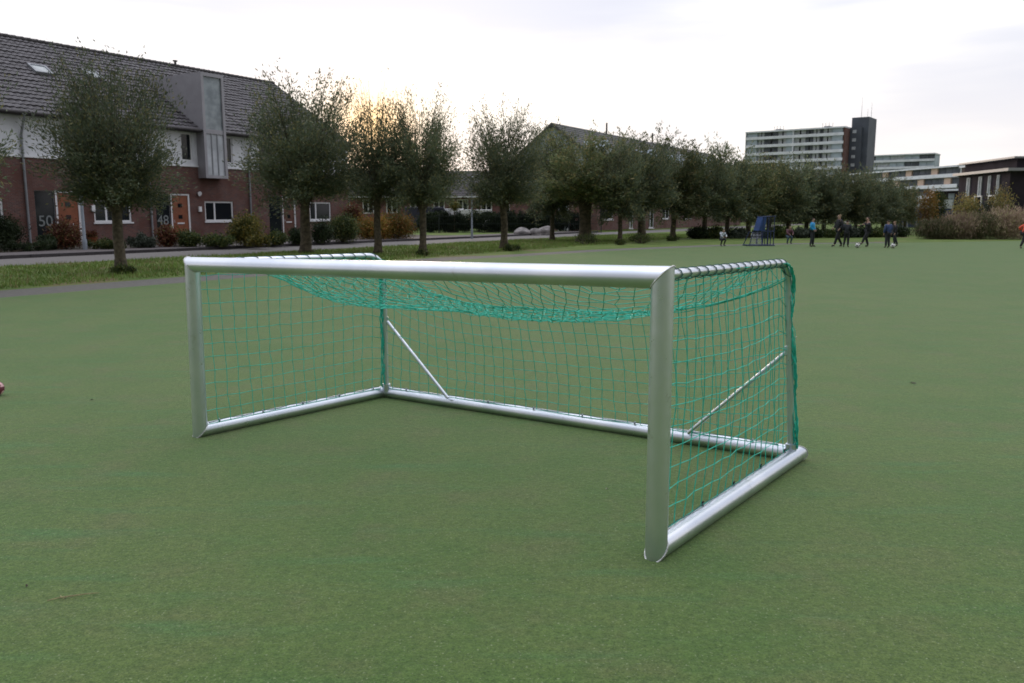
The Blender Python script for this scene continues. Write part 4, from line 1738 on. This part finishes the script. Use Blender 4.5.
# ------------------------------------------------------------------ people
def skin_mesh(name, pts, edges, radii, mat, parent, sub=2, root=0):
    me = bpy.data.meshes.new(name)
    me.from_pydata([tuple(p) for p in pts], edges, [])
    o = bpy.data.objects.new(name, me)
    COL.objects.link(o)
    sk = o.modifiers.new('skin', 'SKIN')
    sk.use_smooth_shade = True
    for i, r in enumerate(radii):
        v = me.skin_vertices[0].data[i]
        v.radius = (r, r) if not hasattr(r, '__len__') else r
        v.use_root = (i == root)
    ss = o.modifiers.new('sub', 'SUBSURF')
    ss.levels = ss.render_levels = sub
    dg = bpy.context.evaluated_depsgraph_get()
    m2 = bpy.data.meshes.new_from_object(o.evaluated_get(dg))
    bpy.data.objects.remove(o)
    m2.materials.clear()
    m2.materials.append(MATS[mat])
    m2.polygons.foreach_set('use_smooth', [True] * len(m2.polygons))
    o = bpy.data.objects.new(name, m2)
    COL.objects.link(o)
    o.parent = parent
    return o


simple('skin', (0.42, 0.26, 0.20), 0.6, 0, .08, 8)
simple('hair_dark', (0.03, 0.02, 0.015), .8, 0, .3, 20)
simple('hair_blond', (0.22, 0.15, 0.08), .8, 0, .3, 20)
simple('jacket_blue', (0.02, 0.30, 0.62), .7, 0, .15, 9)
simple('jacket_navy', (0.03, 0.055, 0.15), .7, 0, .2, 9)
simple('cloth_black', (0.014, 0.015, 0.018), .8, 0, .3, 9)
simple('cloth_dark', (0.022, 0.025, 0.032), .8, 0, .3, 9)
simple('jacket_orange', (0.62, 0.075, 0.03), .7, 0, .15, 9)
simple('jacket_maroon', (0.10, 0.035, 0.05), .7, 0, .2, 9)
simple('jeans', (0.05, 0.09, 0.12), .8, 0, .2, 12)
simple('sleeve_grey', (0.38, 0.37, 0.40), .8, 0, .1, 9)
m, nt, b, _ = new_mat('patterned')
vz = N(nt, 'ShaderNodeTexVoronoi')
vz.inputs['Scale'].default_value = 14
tc = N(nt, 'ShaderNodeTexCoord')
nt.links.new(tc.outputs['Object'], vz.inputs['Vector'])
nt.links.new(mix_col(nt, ramp(nt, vz.outputs['Distance'], .25, .5), (0.02, 0.03, 0.05), (0.55, 0.6, 0.65)), b.inputs['Base Color'])


def person(loc, H, rz, label, top, trousers, hair='hair_dark', pose=None, sleeve=None, group='children playing on the turf'):
    """pose: joint overrides in units of height, local frame: +x is the facing direction, +y the person's left"""
    J = dict(pelvis=(0, 0, .53), waist=(0, 0, .62), chest=(.01, 0, .74), neck=(0, 0, .835), headb=(.012, 0, .875), head=(.015, 0, .93), crown=(.005, 0, .975),
             shl=(0, .10, .80), shr=(0, -.10, .80), ell=(-.01, .135, .64), elr=(-.01, -.135, .64), hal=(.04, .13, .50), har=(.04, -.13, .50),
             hil=(0, .05, .52), hir=(0, -.05, .52), knl=(.01, .055, .28), knr=(.01, -.055, .28), anl=(-.01, .06, .05), anr=(-.01, -.06, .05), tol=(.085, .065, .018), tor=(.085, -.065, .018))
    if pose:
        J.update(pose)
    P = {k: Vector(v) * H for k, v in J.items()}
    e = empty('person', loc, rz, label, 'person', group)
    names = list(P)
    ix = {k: i for i, k in enumerate(names)}
    E = [('pelvis', 'waist'), ('waist', 'chest'), ('chest', 'neck'), ('neck', 'headb'), ('headb', 'head'), ('head', 'crown'), ('chest', 'shl'), ('chest', 'shr'), ('shl', 'ell'), ('shr', 'elr'), ('ell', 'hal'), ('elr', 'har'),
         ('pelvis', 'hil'), ('pelvis', 'hir'), ('hil', 'knl'), ('hir', 'knr'), ('knl', 'anl'), ('knr', 'anr'), ('anl', 'tol'), ('anr', 'tor')]
    rad = dict(pelvis=.062, waist=.058, chest=.066, neck=.03, headb=.04, head=.056, crown=.034, shl=.034, shr=.034, ell=.022, elr=.022, hal=.017, har=.017, hil=.046, hir=.046, knl=.032, knr=.032, anl=.021, anr=.021, tol=.016, tor=.016)
    pts = [P[n] for n in names]
    eds = [(ix[a], ix[b_]) for a, b_ in E]
    rr = [rad[n] * H for n in names]
    # fingers and thumb, nose and ears belong to the one body mesh
    def addp(base, vec, r):
        pts.append(pts[base] + vec * H)
        rr.append(r * H)
        eds.append((base, len(pts) - 1))
        return len(pts) - 1
    for hn, en in (('hal', 'ell'), ('har', 'elr')):
        d = (P[hn] - P[en]).normalized()
        s_ = d.cross(Vector((0, 1, 0)))
        if s_.length < .2:
            s_ = d.cross(Vector((0, 0, 1)))
        s_.normalize()
        palm = addp(ix[hn], d * .028, .016)
        for q in (-1.5, -.5, .5, 1.5):
            k1 = addp(palm, d * .022 + s_ * q * .009, .0055)
            addp(k1, d * .018 + s_ * q * .002, .0045)
        addp(palm, s_ * .024 + d * .006, .006)
    body = skin_mesh('body', pts, eds, rr, 'skin', e, 1)
    # face: nose and eyes and ears
    fm = MB()
    hc = P['head']
    hx = Vector((1, 0, 0))
    fm.add([hc + Vector((.052, 0, .012)) * H, hc + Vector((.052, .010, -.016)) * H, hc + Vector((.052, -.010, -.016)) * H, hc + Vector((.070, 0, -.014)) * H], [(0, 1, 3), (0, 3, 2), (1, 2, 3)])
    fm.build('nose', 'skin', body)
    for sg in (1, -1):
        fm = MB()
        fm.tube([hc + Vector((.047, sg * .021, .008)) * H, hc + Vector((.057, sg * .021, .008)) * H], .006 * H, 6)
        fm.build('eye', 'black', body)

    def sub(names2, edges2, extra, mat, nm, over=None):
        i2 = {k: i for i, k in enumerate(names2)}
        rads = [(over or {}).get(k, rad[k] + extra) * H for k in names2]
        return skin_mesh(nm, [P[k] for k in names2], [(i2[a], i2[b_]) for a, b_ in edges2], rads, mat, e, 1)
    P['cuffl'] = P['ell'].lerp(P['hal'], .92)
    P['cuffr'] = P['elr'].lerp(P['har'], .92)
    rad['cuffl'] = rad['cuffr'] = .018
    P['collar'] = P['neck'].lerp(P['chest'], .25)
    rad['collar'] = .034
    if sleeve:
        sub(['waist', 'pelvis', 'chest', 'collar', 'shl', 'shr'], [('pelvis', 'waist'), ('waist', 'chest'), ('chest', 'collar'), ('chest', 'shl'), ('chest', 'shr')], .019, top, 'jacket')
        sub(['shl', 'ell', 'cuffl'], [('shl', 'ell'), ('ell', 'cuffl')], .010, sleeve, 'sleeve')
        sub(['shr', 'elr', 'cuffr'], [('shr', 'elr'), ('elr', 'cuffr')], .010, sleeve, 'sleeve')
    else:
        sub(['waist', 'pelvis', 'chest', 'collar', 'shl', 'shr', 'ell', 'elr', 'cuffl', 'cuffr'],
            [('pelvis', 'waist'), ('waist', 'chest'), ('chest', 'collar'), ('chest', 'shl'), ('chest', 'shr'), ('shl', 'ell'), ('shr', 'elr'), ('ell', 'cuffl'), ('elr', 'cuffr')], .019, top, 'jacket')
    sub(['pelvis', 'hil', 'hir', 'knl', 'knr', 'anl', 'anr'], [('pelvis', 'hil'), ('pelvis', 'hir'), ('hil', 'knl'), ('hir', 'knr'), ('knl', 'anl'), ('knr', 'anr')], .015, trousers, 'trousers')
    for s_ in 'lr':
        a_, t_ = 'an' + s_, 'to' + s_
        hl = P[a_] - (P[t_] - P[a_]) * .2
        hl.z = min(P[a_].z, P[t_].z + .02 * H)
        o_ = skin_mesh('shoe', [hl, P[a_].lerp(P[t_], .5), P[t_]], [(0, 1), (1, 2)], [.024 * H, .026 * H, .022 * H], 'rubber', e, 1)
    hp_ = [P['head'] + Vector((-.018, 0, -.02)) * H, P['head'] + Vector((-.016, 0, .02)) * H, P['crown'] + Vector((-.004, 0, .002)) * H]
    skin_mesh('hair', hp_, [(0, 1), (1, 2)], [.05 * H, .058 * H, .046 * H], hair, e, 1)
    return e


def person_px(x, yb, ytop, face_deg, *a, **k):
    p = gnd(x, yb)
    p.z = .010
    dep = (p - CAMP).dot(_F)
    H = (yb - ytop) / F_PX * dep * k.pop('hk', 1.0)
    return person(p, H, R_(face_deg), *a, **k)


# facing: 0 deg = towards picture right, 90 = away from camera, -90 = towards camera
person_px(811.5, 247, 218, -40, 'child in bright blue jacket and dark trousers standing alone', 'jacket_blue', 'cloth_dark', 'hair_dark',
          pose=dict(ell=(-.01, .14, .66), hal=(.075, .07, .57), elr=(-.01, -.14, .66), har=(.075, -.07, .57), knl=(.02, .075, .28), anl=(.0, .10, .05), tol=(.09, .115, .018), anr=(-.02, -.09, .05), tor=(.07, -.10, .018)))
person_px(838, 247, 214.5, 185, 'tallest child in black, walking left in the pair of dark figures', 'cloth_black', 'cloth_black', 'hair_blond',
          pose=dict(knl=(.08, .05, .29), anl=(.15, .05, .06), tol=(.24, .06, .025), knr=(-.02, -.05, .28), anr=(-.14, -.05, .06), tor=(-.06, -.06, .02), ell=(-.05, .135, .65), hal=(.05, .13, .54), elr=(.04, -.135, .65), har=(.12, -.12, .57)), sleeve=None)
person_px(846, 247.3, 220, 60, 'shorter dark dressed child on the right of the tallest one', 'cloth_dark', 'cloth_black', 'hair_dark',
          pose=dict(hal=(.1, .09, .6), har=(.1, -.09, .6), anl=(.02, .09, .05), tol=(.1, .1, .018)))
person_px(866.5, 247, 217, 190, 'child in black with grey sleeves kicking a white ball', 'cloth_black', 'cloth_black', 'hair_dark', sleeve='cloth_black',
          pose=dict(knl=(.13, .05, .30), anl=(.21, .05, .12), tol=(.29, .05, .09), knr=(.0, -.05, .28), anr=(-.08, -.05, .05), tor=(.01, -.06, .018), waist=(-.01, 0, .62), chest=(-.01, 0, .74), elr=(.10, -.15, .70), har=(.24, -.12, .70), ell=(.10, .14, .72), hal=(.23, .13, .74)))
person_px(887, 248, 220, 100, 'child in dark blue jacket seen from behind beside the second ball', 'jacket_navy', 'cloth_dark', 'hair_dark',
          pose=dict(knl=(.0, .055, .28), anl=(.0, .055, .05), tol=(.08, .06, .018), elr=(-.02, -.14, .66), har=(.08, -.10, .58)))
person_px(893.5, 246.5, 221, 180, 'child in black stepping right behind the dark blue jacket', 'cloth_black', 'cloth_dark', 'hair_blond',
          pose=dict(knr=(-.08, -.05, .29), anr=(-.17, -.05, .06), tor=(-.10, -.05, .02), knl=(.03, .05, .29), anl=(-.02, .05, .06), tol=(.06, .05, .02)))
person_px(1022.5, 249, 219, 8, 'running child in orange red jacket cut off by the right edge', 'jacket_orange', 'cloth_black', 'hair_blond',
          pose=dict(chest=(.06, 0, .73), neck=(.10, 0, .81), headb=(.13, 0, .84), head=(.145, 0, .89), crown=(.14, 0, .935), waist=(.02, 0, .62), shl=(.08, .10, .78), shr=(.08, -.10, .78), elr=(-.07, -.13, .68), har=(.02, -.13, .60), ell=(-.08, .13, .70), hal=(.0, .13, .60),
                    knr=(-.03, -.05, .30), anr=(-.13, -.05, .07), tor=(-.07, -.05, .02), knl=(.14, .05, .34), anl=(.13, .05, .12), tol=(.21, .05, .09)))
squat = dict(pelvis=(-.06, 0, .34), waist=(-.03, 0, .43), chest=(.03, 0, .54), neck=(.07, 0, .63), headb=(.09, 0, .67), head=(.10, 0, .72), crown=(.09, 0, .765), shl=(.04, .10, .60), shr=(.04, -.10, .60),
             ell=(.10, .14, .47), elr=(.10, -.14, .47), hal=(.19, .08, .42), har=(.19, -.08, .42), hil=(-.06, .05, .33), hir=(-.06, -.05, .33), knl=(.14, .09, .31), knr=(.14, -.09, .31), anl=(.02, .085, .05), anr=(.02, -.085, .05), tol=(.11, .10, .018), tor=(.11, -.10, .018))
person_px(722, 246.3, 229, -70, 'small child in black and white patterned jacket bending down left of the blue rack', 'patterned', 'cloth_dark', 'hair_dark', pose=squat, hk=1.25)
person_px(788.5, 244, 226, -80, 'small squatting child in maroon jacket and jeans right of the blue rack', 'jacket_maroon', 'jeans', 'hair_blond', pose=squat, hk=1.25)


def ball(x, y, r, label, mat='ball_white', patch='black'):
    p = gnd(x, y, r + .010)
    import bmesh
    bm = bmesh.new()
    bmesh.ops.create_icosphere(bm, subdivisions=3, radius=r)
    me = bpy.data.meshes.new('football')
    bm.to_mesh(me)
    bm.free()
    me.materials.append(MATS[mat])
    me.materials.append(MATS[patch])
    phi = (1 + 5 ** .5) / 2
    ic = [Vector(v).normalized() for v in [(0, 1, phi), (0, -1, phi), (0, 1, -phi), (0, -1, -phi), (1, phi, 0), (-1, phi, 0), (1, -phi, 0), (-1, -phi, 0), (phi, 0, 1), (-phi, 0, 1), (phi, 0, -1), (-phi, 0, -1)]]
    for f in me.polygons:
        f.use_smooth = True
        if max(f.center.normalized().dot(q) for q in ic) > .945:
            f.material_index = 1
    o = bpy.data.objects.new('football', me)
    COL.objects.link(o)
    o.location = p
    tag(o, label, 'ball')


ball(857.5, 245.5, .105, 'white football at the foot of the kicking child')
ball(893, 245.8, .105, 'white football at the feet of the pair on the right')
ball(-4, 388.5, .062, 'small maroon and pink ball cut off by the left edge', 'maroon', 'pink')

# blue rack of small goals -------------------------------------------------
p = gnd(758.5, 246)
eb = empty('goal_rack', p, R_(8), 'dark blue steel rack of small practice goals with a tilted blue sheet', 'goal rack')
hw = 13.2 / F_PX * (p - CAMP).dot(_F)
HH = 29.5 / F_PX * (p - CAMP).dot(_F)
dz_ = .013
mb = MB()
for y_ in (-.35, .35):
    mb.tube([(-hw, y_, dz_ + .03), (hw, y_, dz_ + .03)], .03, 6)
for x_ in (-hw, -.02, hw):
    mb.tube([(x_, -.35, dz_ + .03), (x_, .35, dz_ + .03)], .03, 6)
mb.build('base_frame', 'blue_steel', eb)
mb = MB()
mb.tube([(-hw + .02, -.35, .05), (-hw + .22, -.2, HH * .47), (.02, -.2, HH * .47), (.02, -.35, .05)], .022, 6)
mb.tube([(-hw + .02, .35, .05), (-hw + .22, .2, HH * .47), (.02, .2, HH * .47), (.02, .35, .05)], .022, 6)
mb.build('small_goal', 'blue_steel', eb)
mb = MB()
for k in range(9):
    x_ = -hw + .12 + k * (hw) / 9
    mb.tube([(x_, -.33, .06), (x_ + .06, -.21, HH * .46)], .009, 4)
for k in range(4):
    z_ = .1 + k * HH * .1
    mb.tube([(-hw + .08, -.3, z_), (0, -.3, z_)], .008, 4)
mb.build('bars', 'rack_white', eb)
mb = MB()
for x_, zt_ in ((.06, HH * .98), (hw - .03, HH * .98), (.28, HH * .6), (hw * .7, HH * .52)):
    for y_ in (-.3, .3):
        mb.tube([(x_, y_, .05), (x_, y_, zt_)], .022, 6)
mb.tube([(0, -.3, HH * .98), (hw + .04, -.3, HH)], .022, 6)
mb.tube([(0, .3, HH * .98), (hw + .04, .3, HH)], .022, 6)
mb.tube([(0, -.3, HH * .5), (hw, -.3, HH * .5)], .022, 6)
mb.build('upright_frame', 'blue_steel', eb)
mb = MB()
for y_, sg in ((-.31, 1), (-.295, -1)):
    mb.add([(-.16, y_, HH * .52), (.14, y_, HH * .5), (.20, y_, HH * .97), (.02, y_, HH * .97)], [(0, 1, 2, 3)])
mb.add([(-.16, -.31, HH * .52), (.02, -.31, HH * .97), (.02, .3, HH * .97), (-.16, .3, HH * .52)], [(0, 1, 2, 3)])
mb.build('sheet', 'blue_sheet', eb)
mb = MB()
for k in range(9):
    t_ = k / 8
    mb.tube([(.26 + (hw - .36) * t_, -.26, HH * .55), (.28 + (hw - .36) * t_, -.24, HH * .93)], .006, 4)
    mb.tube([(.26, -.25, HH * (.55 + .38 * t_)), (hw - .1, -.25, HH * (.55 + .38 * t_))], .006, 4)
mb.build('net', 'cloth_dark', eb)

# ------------------------------------------------------------------ debris on the turf
p = gnd(73, 597, .014)
mb = MB()
q = [Vector((-.10, -.035, 0)), Vector((-.05, -.01, .004)), Vector((-.01, .005, .003)), Vector((.05, .02, .006)), Vector((.10, .04, .002))]
mb.tube([v_ * .85 for v_ in q], [.0015, .0022, .0026, .002, .001], 5)
mb.tube([Vector((-.02, 0, .003)), Vector((-.03, -.02, .002))], .0014, 4)
mb.tube([Vector((-.04, -.01, .003)), Vector((-.055, .012, .002))], .0014, 4)
o = mb.build('twig', 'stick')
o.location = p
tag(o, 'small dry twig lying on the turf at the lower left', 'twig')


def dead_leaf(x, y, s, mat, label):
    p = gnd(x, y, .014)
    mb = MB()
    mb.add([(-s, 0, 0), (-.3 * s, -.5 * s, .004), (.5 * s, -.35 * s, .006), (s, 0, .001), (.5 * s, .4 * s, .008), (-.3 * s, .45 * s, .006), (0, 0, .002)],
           [(0, 1, 6), (1, 2, 6), (2, 3, 6), (3, 4, 6), (4, 5, 6), (5, 0, 6)])
    o = mb.build('fallen_leaf', mat)
    o.location = p
    o.rotation_euler = (0, 0, x)
    tag(o, label, 'leaf', 'fallen leaves on the turf')


dead_leaf(913, 383, .035, 'leaf_dead', 'dark dead leaf on the open turf right of the goal')
dead_leaf(607, 489, .010, 'leaf_pale', 'tiny pale leaf on the turf left of the near post')
dead_leaf(796, 337, .035, 'leaf_pale', 'pale leaf on the turf just right of the rear hoop')
dead_leaf(92, 400, .015, 'leaf_dead', 'tiny dark leaf on the turf at the left below the far post')
dead_leaf(27, 586, .010, 'leaf_dead', 'tiny dark leaf above and left of the dry twig')

# ------------------------------------------------------------------ light
SKY_GAIN = 1.0
SUN_EL, SUN_AZ = 5.6, -9.2     # degrees; azimuth from +Y towards +X
world = bpy.data.worlds.new('World')
scene.world = world
world.use_nodes = True
nt = world.node_tree
nt.nodes.clear()
out = nt.nodes.new('ShaderNodeOutputWorld')
bg = nt.nodes.new('ShaderNodeBackground')
sky = nt.nodes.new('ShaderNodeTexSky')
sky.sky_type = 'NISHITA'
sky.sun_disc = False
sky.sun_elevation = R_(SUN_EL)
sky.sun_rotation = R_(SUN_AZ)
sky.dust_density = 2.0
bg.inputs[1].default_value = 0.10
nt.links.new(sky.outputs[0], bg.inputs[0])
tc = nt.nodes.new('ShaderNodeTexCoord')
vec = tc.outputs['Generated']
n1 = noise(nt, 2.9, 5, vec, (0.75, 0.8, 4.6), rough=.42)
n2 = noise(nt, 1.6, 4, vec, (0.7, 0.9, 3.8))
cc = mix_col(nt, ramp(nt, n1, .42, .70), (0.70, 0.735, 0.86), (1.16, 1.13, 1.10))
sep = nt.nodes.new('ShaderNodeSeparateXYZ')
nt.links.new(vec, sep.inputs[0])
lowf = nt.nodes.new('ShaderNodeMapRange')
lowf.inputs[1].default_value = 0.0
lowf.inputs[2].default_value = 0.22
lowf.inputs[3].default_value = 0.65
lowf.inputs[4].default_value = 0.0
nt.links.new(sep.outputs[2], lowf.inputs[0])
cc = mix_col(nt, lowf.outputs[0], cc, mix_col(nt, ramp(nt, n2, .4, .62), (0.90, 0.85, 0.84), (1.10, 1.0, 0.89)))
# bright veil round the low sun
sd_ = Vector((math.sin(R_(SUN_AZ)) * math.cos(R_(SUN_EL)), math.cos(R_(SUN_AZ)) * math.cos(R_(SUN_EL)), math.sin(R_(SUN_EL))))
dp = nt.nodes.new('ShaderNodeVectorMath')
dp.operation = 'DOT_PRODUCT'
dp.inputs[1].default_value = sd_
nt.links.new(vec, dp.inputs[0])


def powr(p_, gain):
    mx_ = nt.nodes.new('ShaderNodeMath')
    mx_.operation = 'MAXIMUM'
    mx_.inputs[1].default_value = 0
    nt.links.new(dp.outputs['Value'], mx_.inputs[0])
    q_ = nt.nodes.new('ShaderNodeMath')
    q_.operation = 'POWER'
    q_.inputs[1].default_value = p_
    nt.links.new(mx_.outputs[0], q_.inputs[0])
    g_ = nt.nodes.new('ShaderNodeMath')
    g_.operation = 'MULTIPLY'
    g_.inputs[1].default_value = gain
    nt.links.new(q_.outputs[0], g_.inputs[0])
    return g_.outputs[0]


cl_ = nt.nodes.new('ShaderNodeMath')
cl_.operation = 'MINIMUM'
cl_.inputs[1].default_value = 1.0
nt.links.new(powr(950, 0.95), cl_.inputs[0])
cc = mix_col(nt, cl_.outputs[0], cc, (1.5, 1.0, 0.52))
em1 = nt.nodes.new('ShaderNodeBackground')
nt.links.new(cc, em1.inputs[0])
hz_ = nt.nodes.new('ShaderNodeVectorMath')
hz_.operation = 'DOT_PRODUCT'
hz_.inputs[1].default_value = (0.0, 1.0, 0.12)
nt.links.new(vec, hz_.inputs[0])
dm_ = nt.nodes.new('ShaderNodeMapRange')
dm_.interpolation_type = 'SMOOTHSTEP'
dm_.inputs[1].default_value = -1.0
dm_.inputs[2].default_value = 0.40
dm_.inputs[3].default_value = 0.22
dm_.inputs[4].default_value = SKY_GAIN
nt.links.new(hz_.outputs['Value'], dm_.inputs[0])
zz_ = nt.nodes.new('ShaderNodeMapRange')
zz_.interpolation_type = 'SMOOTHSTEP'
zz_.inputs[1].default_value = 0.30
zz_.inputs[2].default_value = 0.95
zz_.inputs[3].default_value = 1.0
zz_.inputs[4].default_value = 2.1
sp0 = nt.nodes.new('ShaderNodeSeparateXYZ')
nt.links.new(vec, sp0.inputs[0])
nt.links.new(sp0.outputs[2], zz_.inputs[0])
mu_ = nt.nodes.new('ShaderNodeMath')
mu_.operation = 'MULTIPLY'
nt.links.new(dm_.outputs[0], mu_.inputs[0])
nt.links.new(zz_.outputs[0], mu_.inputs[1])
nt.links.new(mu_.outputs[0], em1.inputs[1])
em2 = nt.nodes.new('ShaderNodeBackground')
em2.inputs[0].default_value = (1.0, 0.90, 0.74, 1)
nt.links.new(powr(18, .10), em2.inputs[1])
em3 = nt.nodes.new('ShaderNodeBackground')
em3.inputs[0].default_value = (1.0, 0.58, 0.22, 1)
nt.links.new(powr(900, .30), em3.inputs[1])
a1_ = nt.nodes.new('ShaderNodeAddShader')
a2_ = nt.nodes.new('ShaderNodeAddShader')
a3_ = nt.nodes.new('ShaderNodeAddShader')
nt.links.new(em1.outputs[0], a1_.inputs[0])
nt.links.new(em2.outputs[0], a1_.inputs[1])
nt.links.new(a1_.outputs[0], a2_.inputs[0])
nt.links.new(em3.outputs[0], a2_.inputs[1])
mxs = nt.nodes.new('ShaderNodeMixShader')      # cloud deck over the clear sky
mxs.inputs[0].default_value = 0.90
nt.links.new(bg.outputs[0], mxs.inputs[1])
nt.links.new(a2_.outputs[0], mxs.inputs[2])
nt.links.new(mxs.outputs[0], out.inputs[0])
bg.inputs[1].default_value = 0.05

sl = bpy.data.lights.new('sun', 'SUN')
sl.energy = 0.9
sl.angle = R_(12)
sl.color = (1.0, 0.80, 0.58)
so = bpy.data.objects.new('sun', sl)
COL.objects.link(so)
so.rotation_euler = (-sd_).to_track_quat('-Z', 'Y').to_euler()

# ------------------------------------------------------------------ output
scene.view_settings.view_transform = 'Standard'
scene.view_settings.look = 'None'
scene.view_settings.exposure = 0.25
scene.view_settings.gamma = 1
scene.render.engine = 'CYCLES'
scene.cycles.filter_width = 1.7
scene.cycles.max_bounces = 6
scene.cycles.diffuse_bounces = 3
scene.cycles.glossy_bounces = 3
scene.cycles.transparent_max_bounces = 6
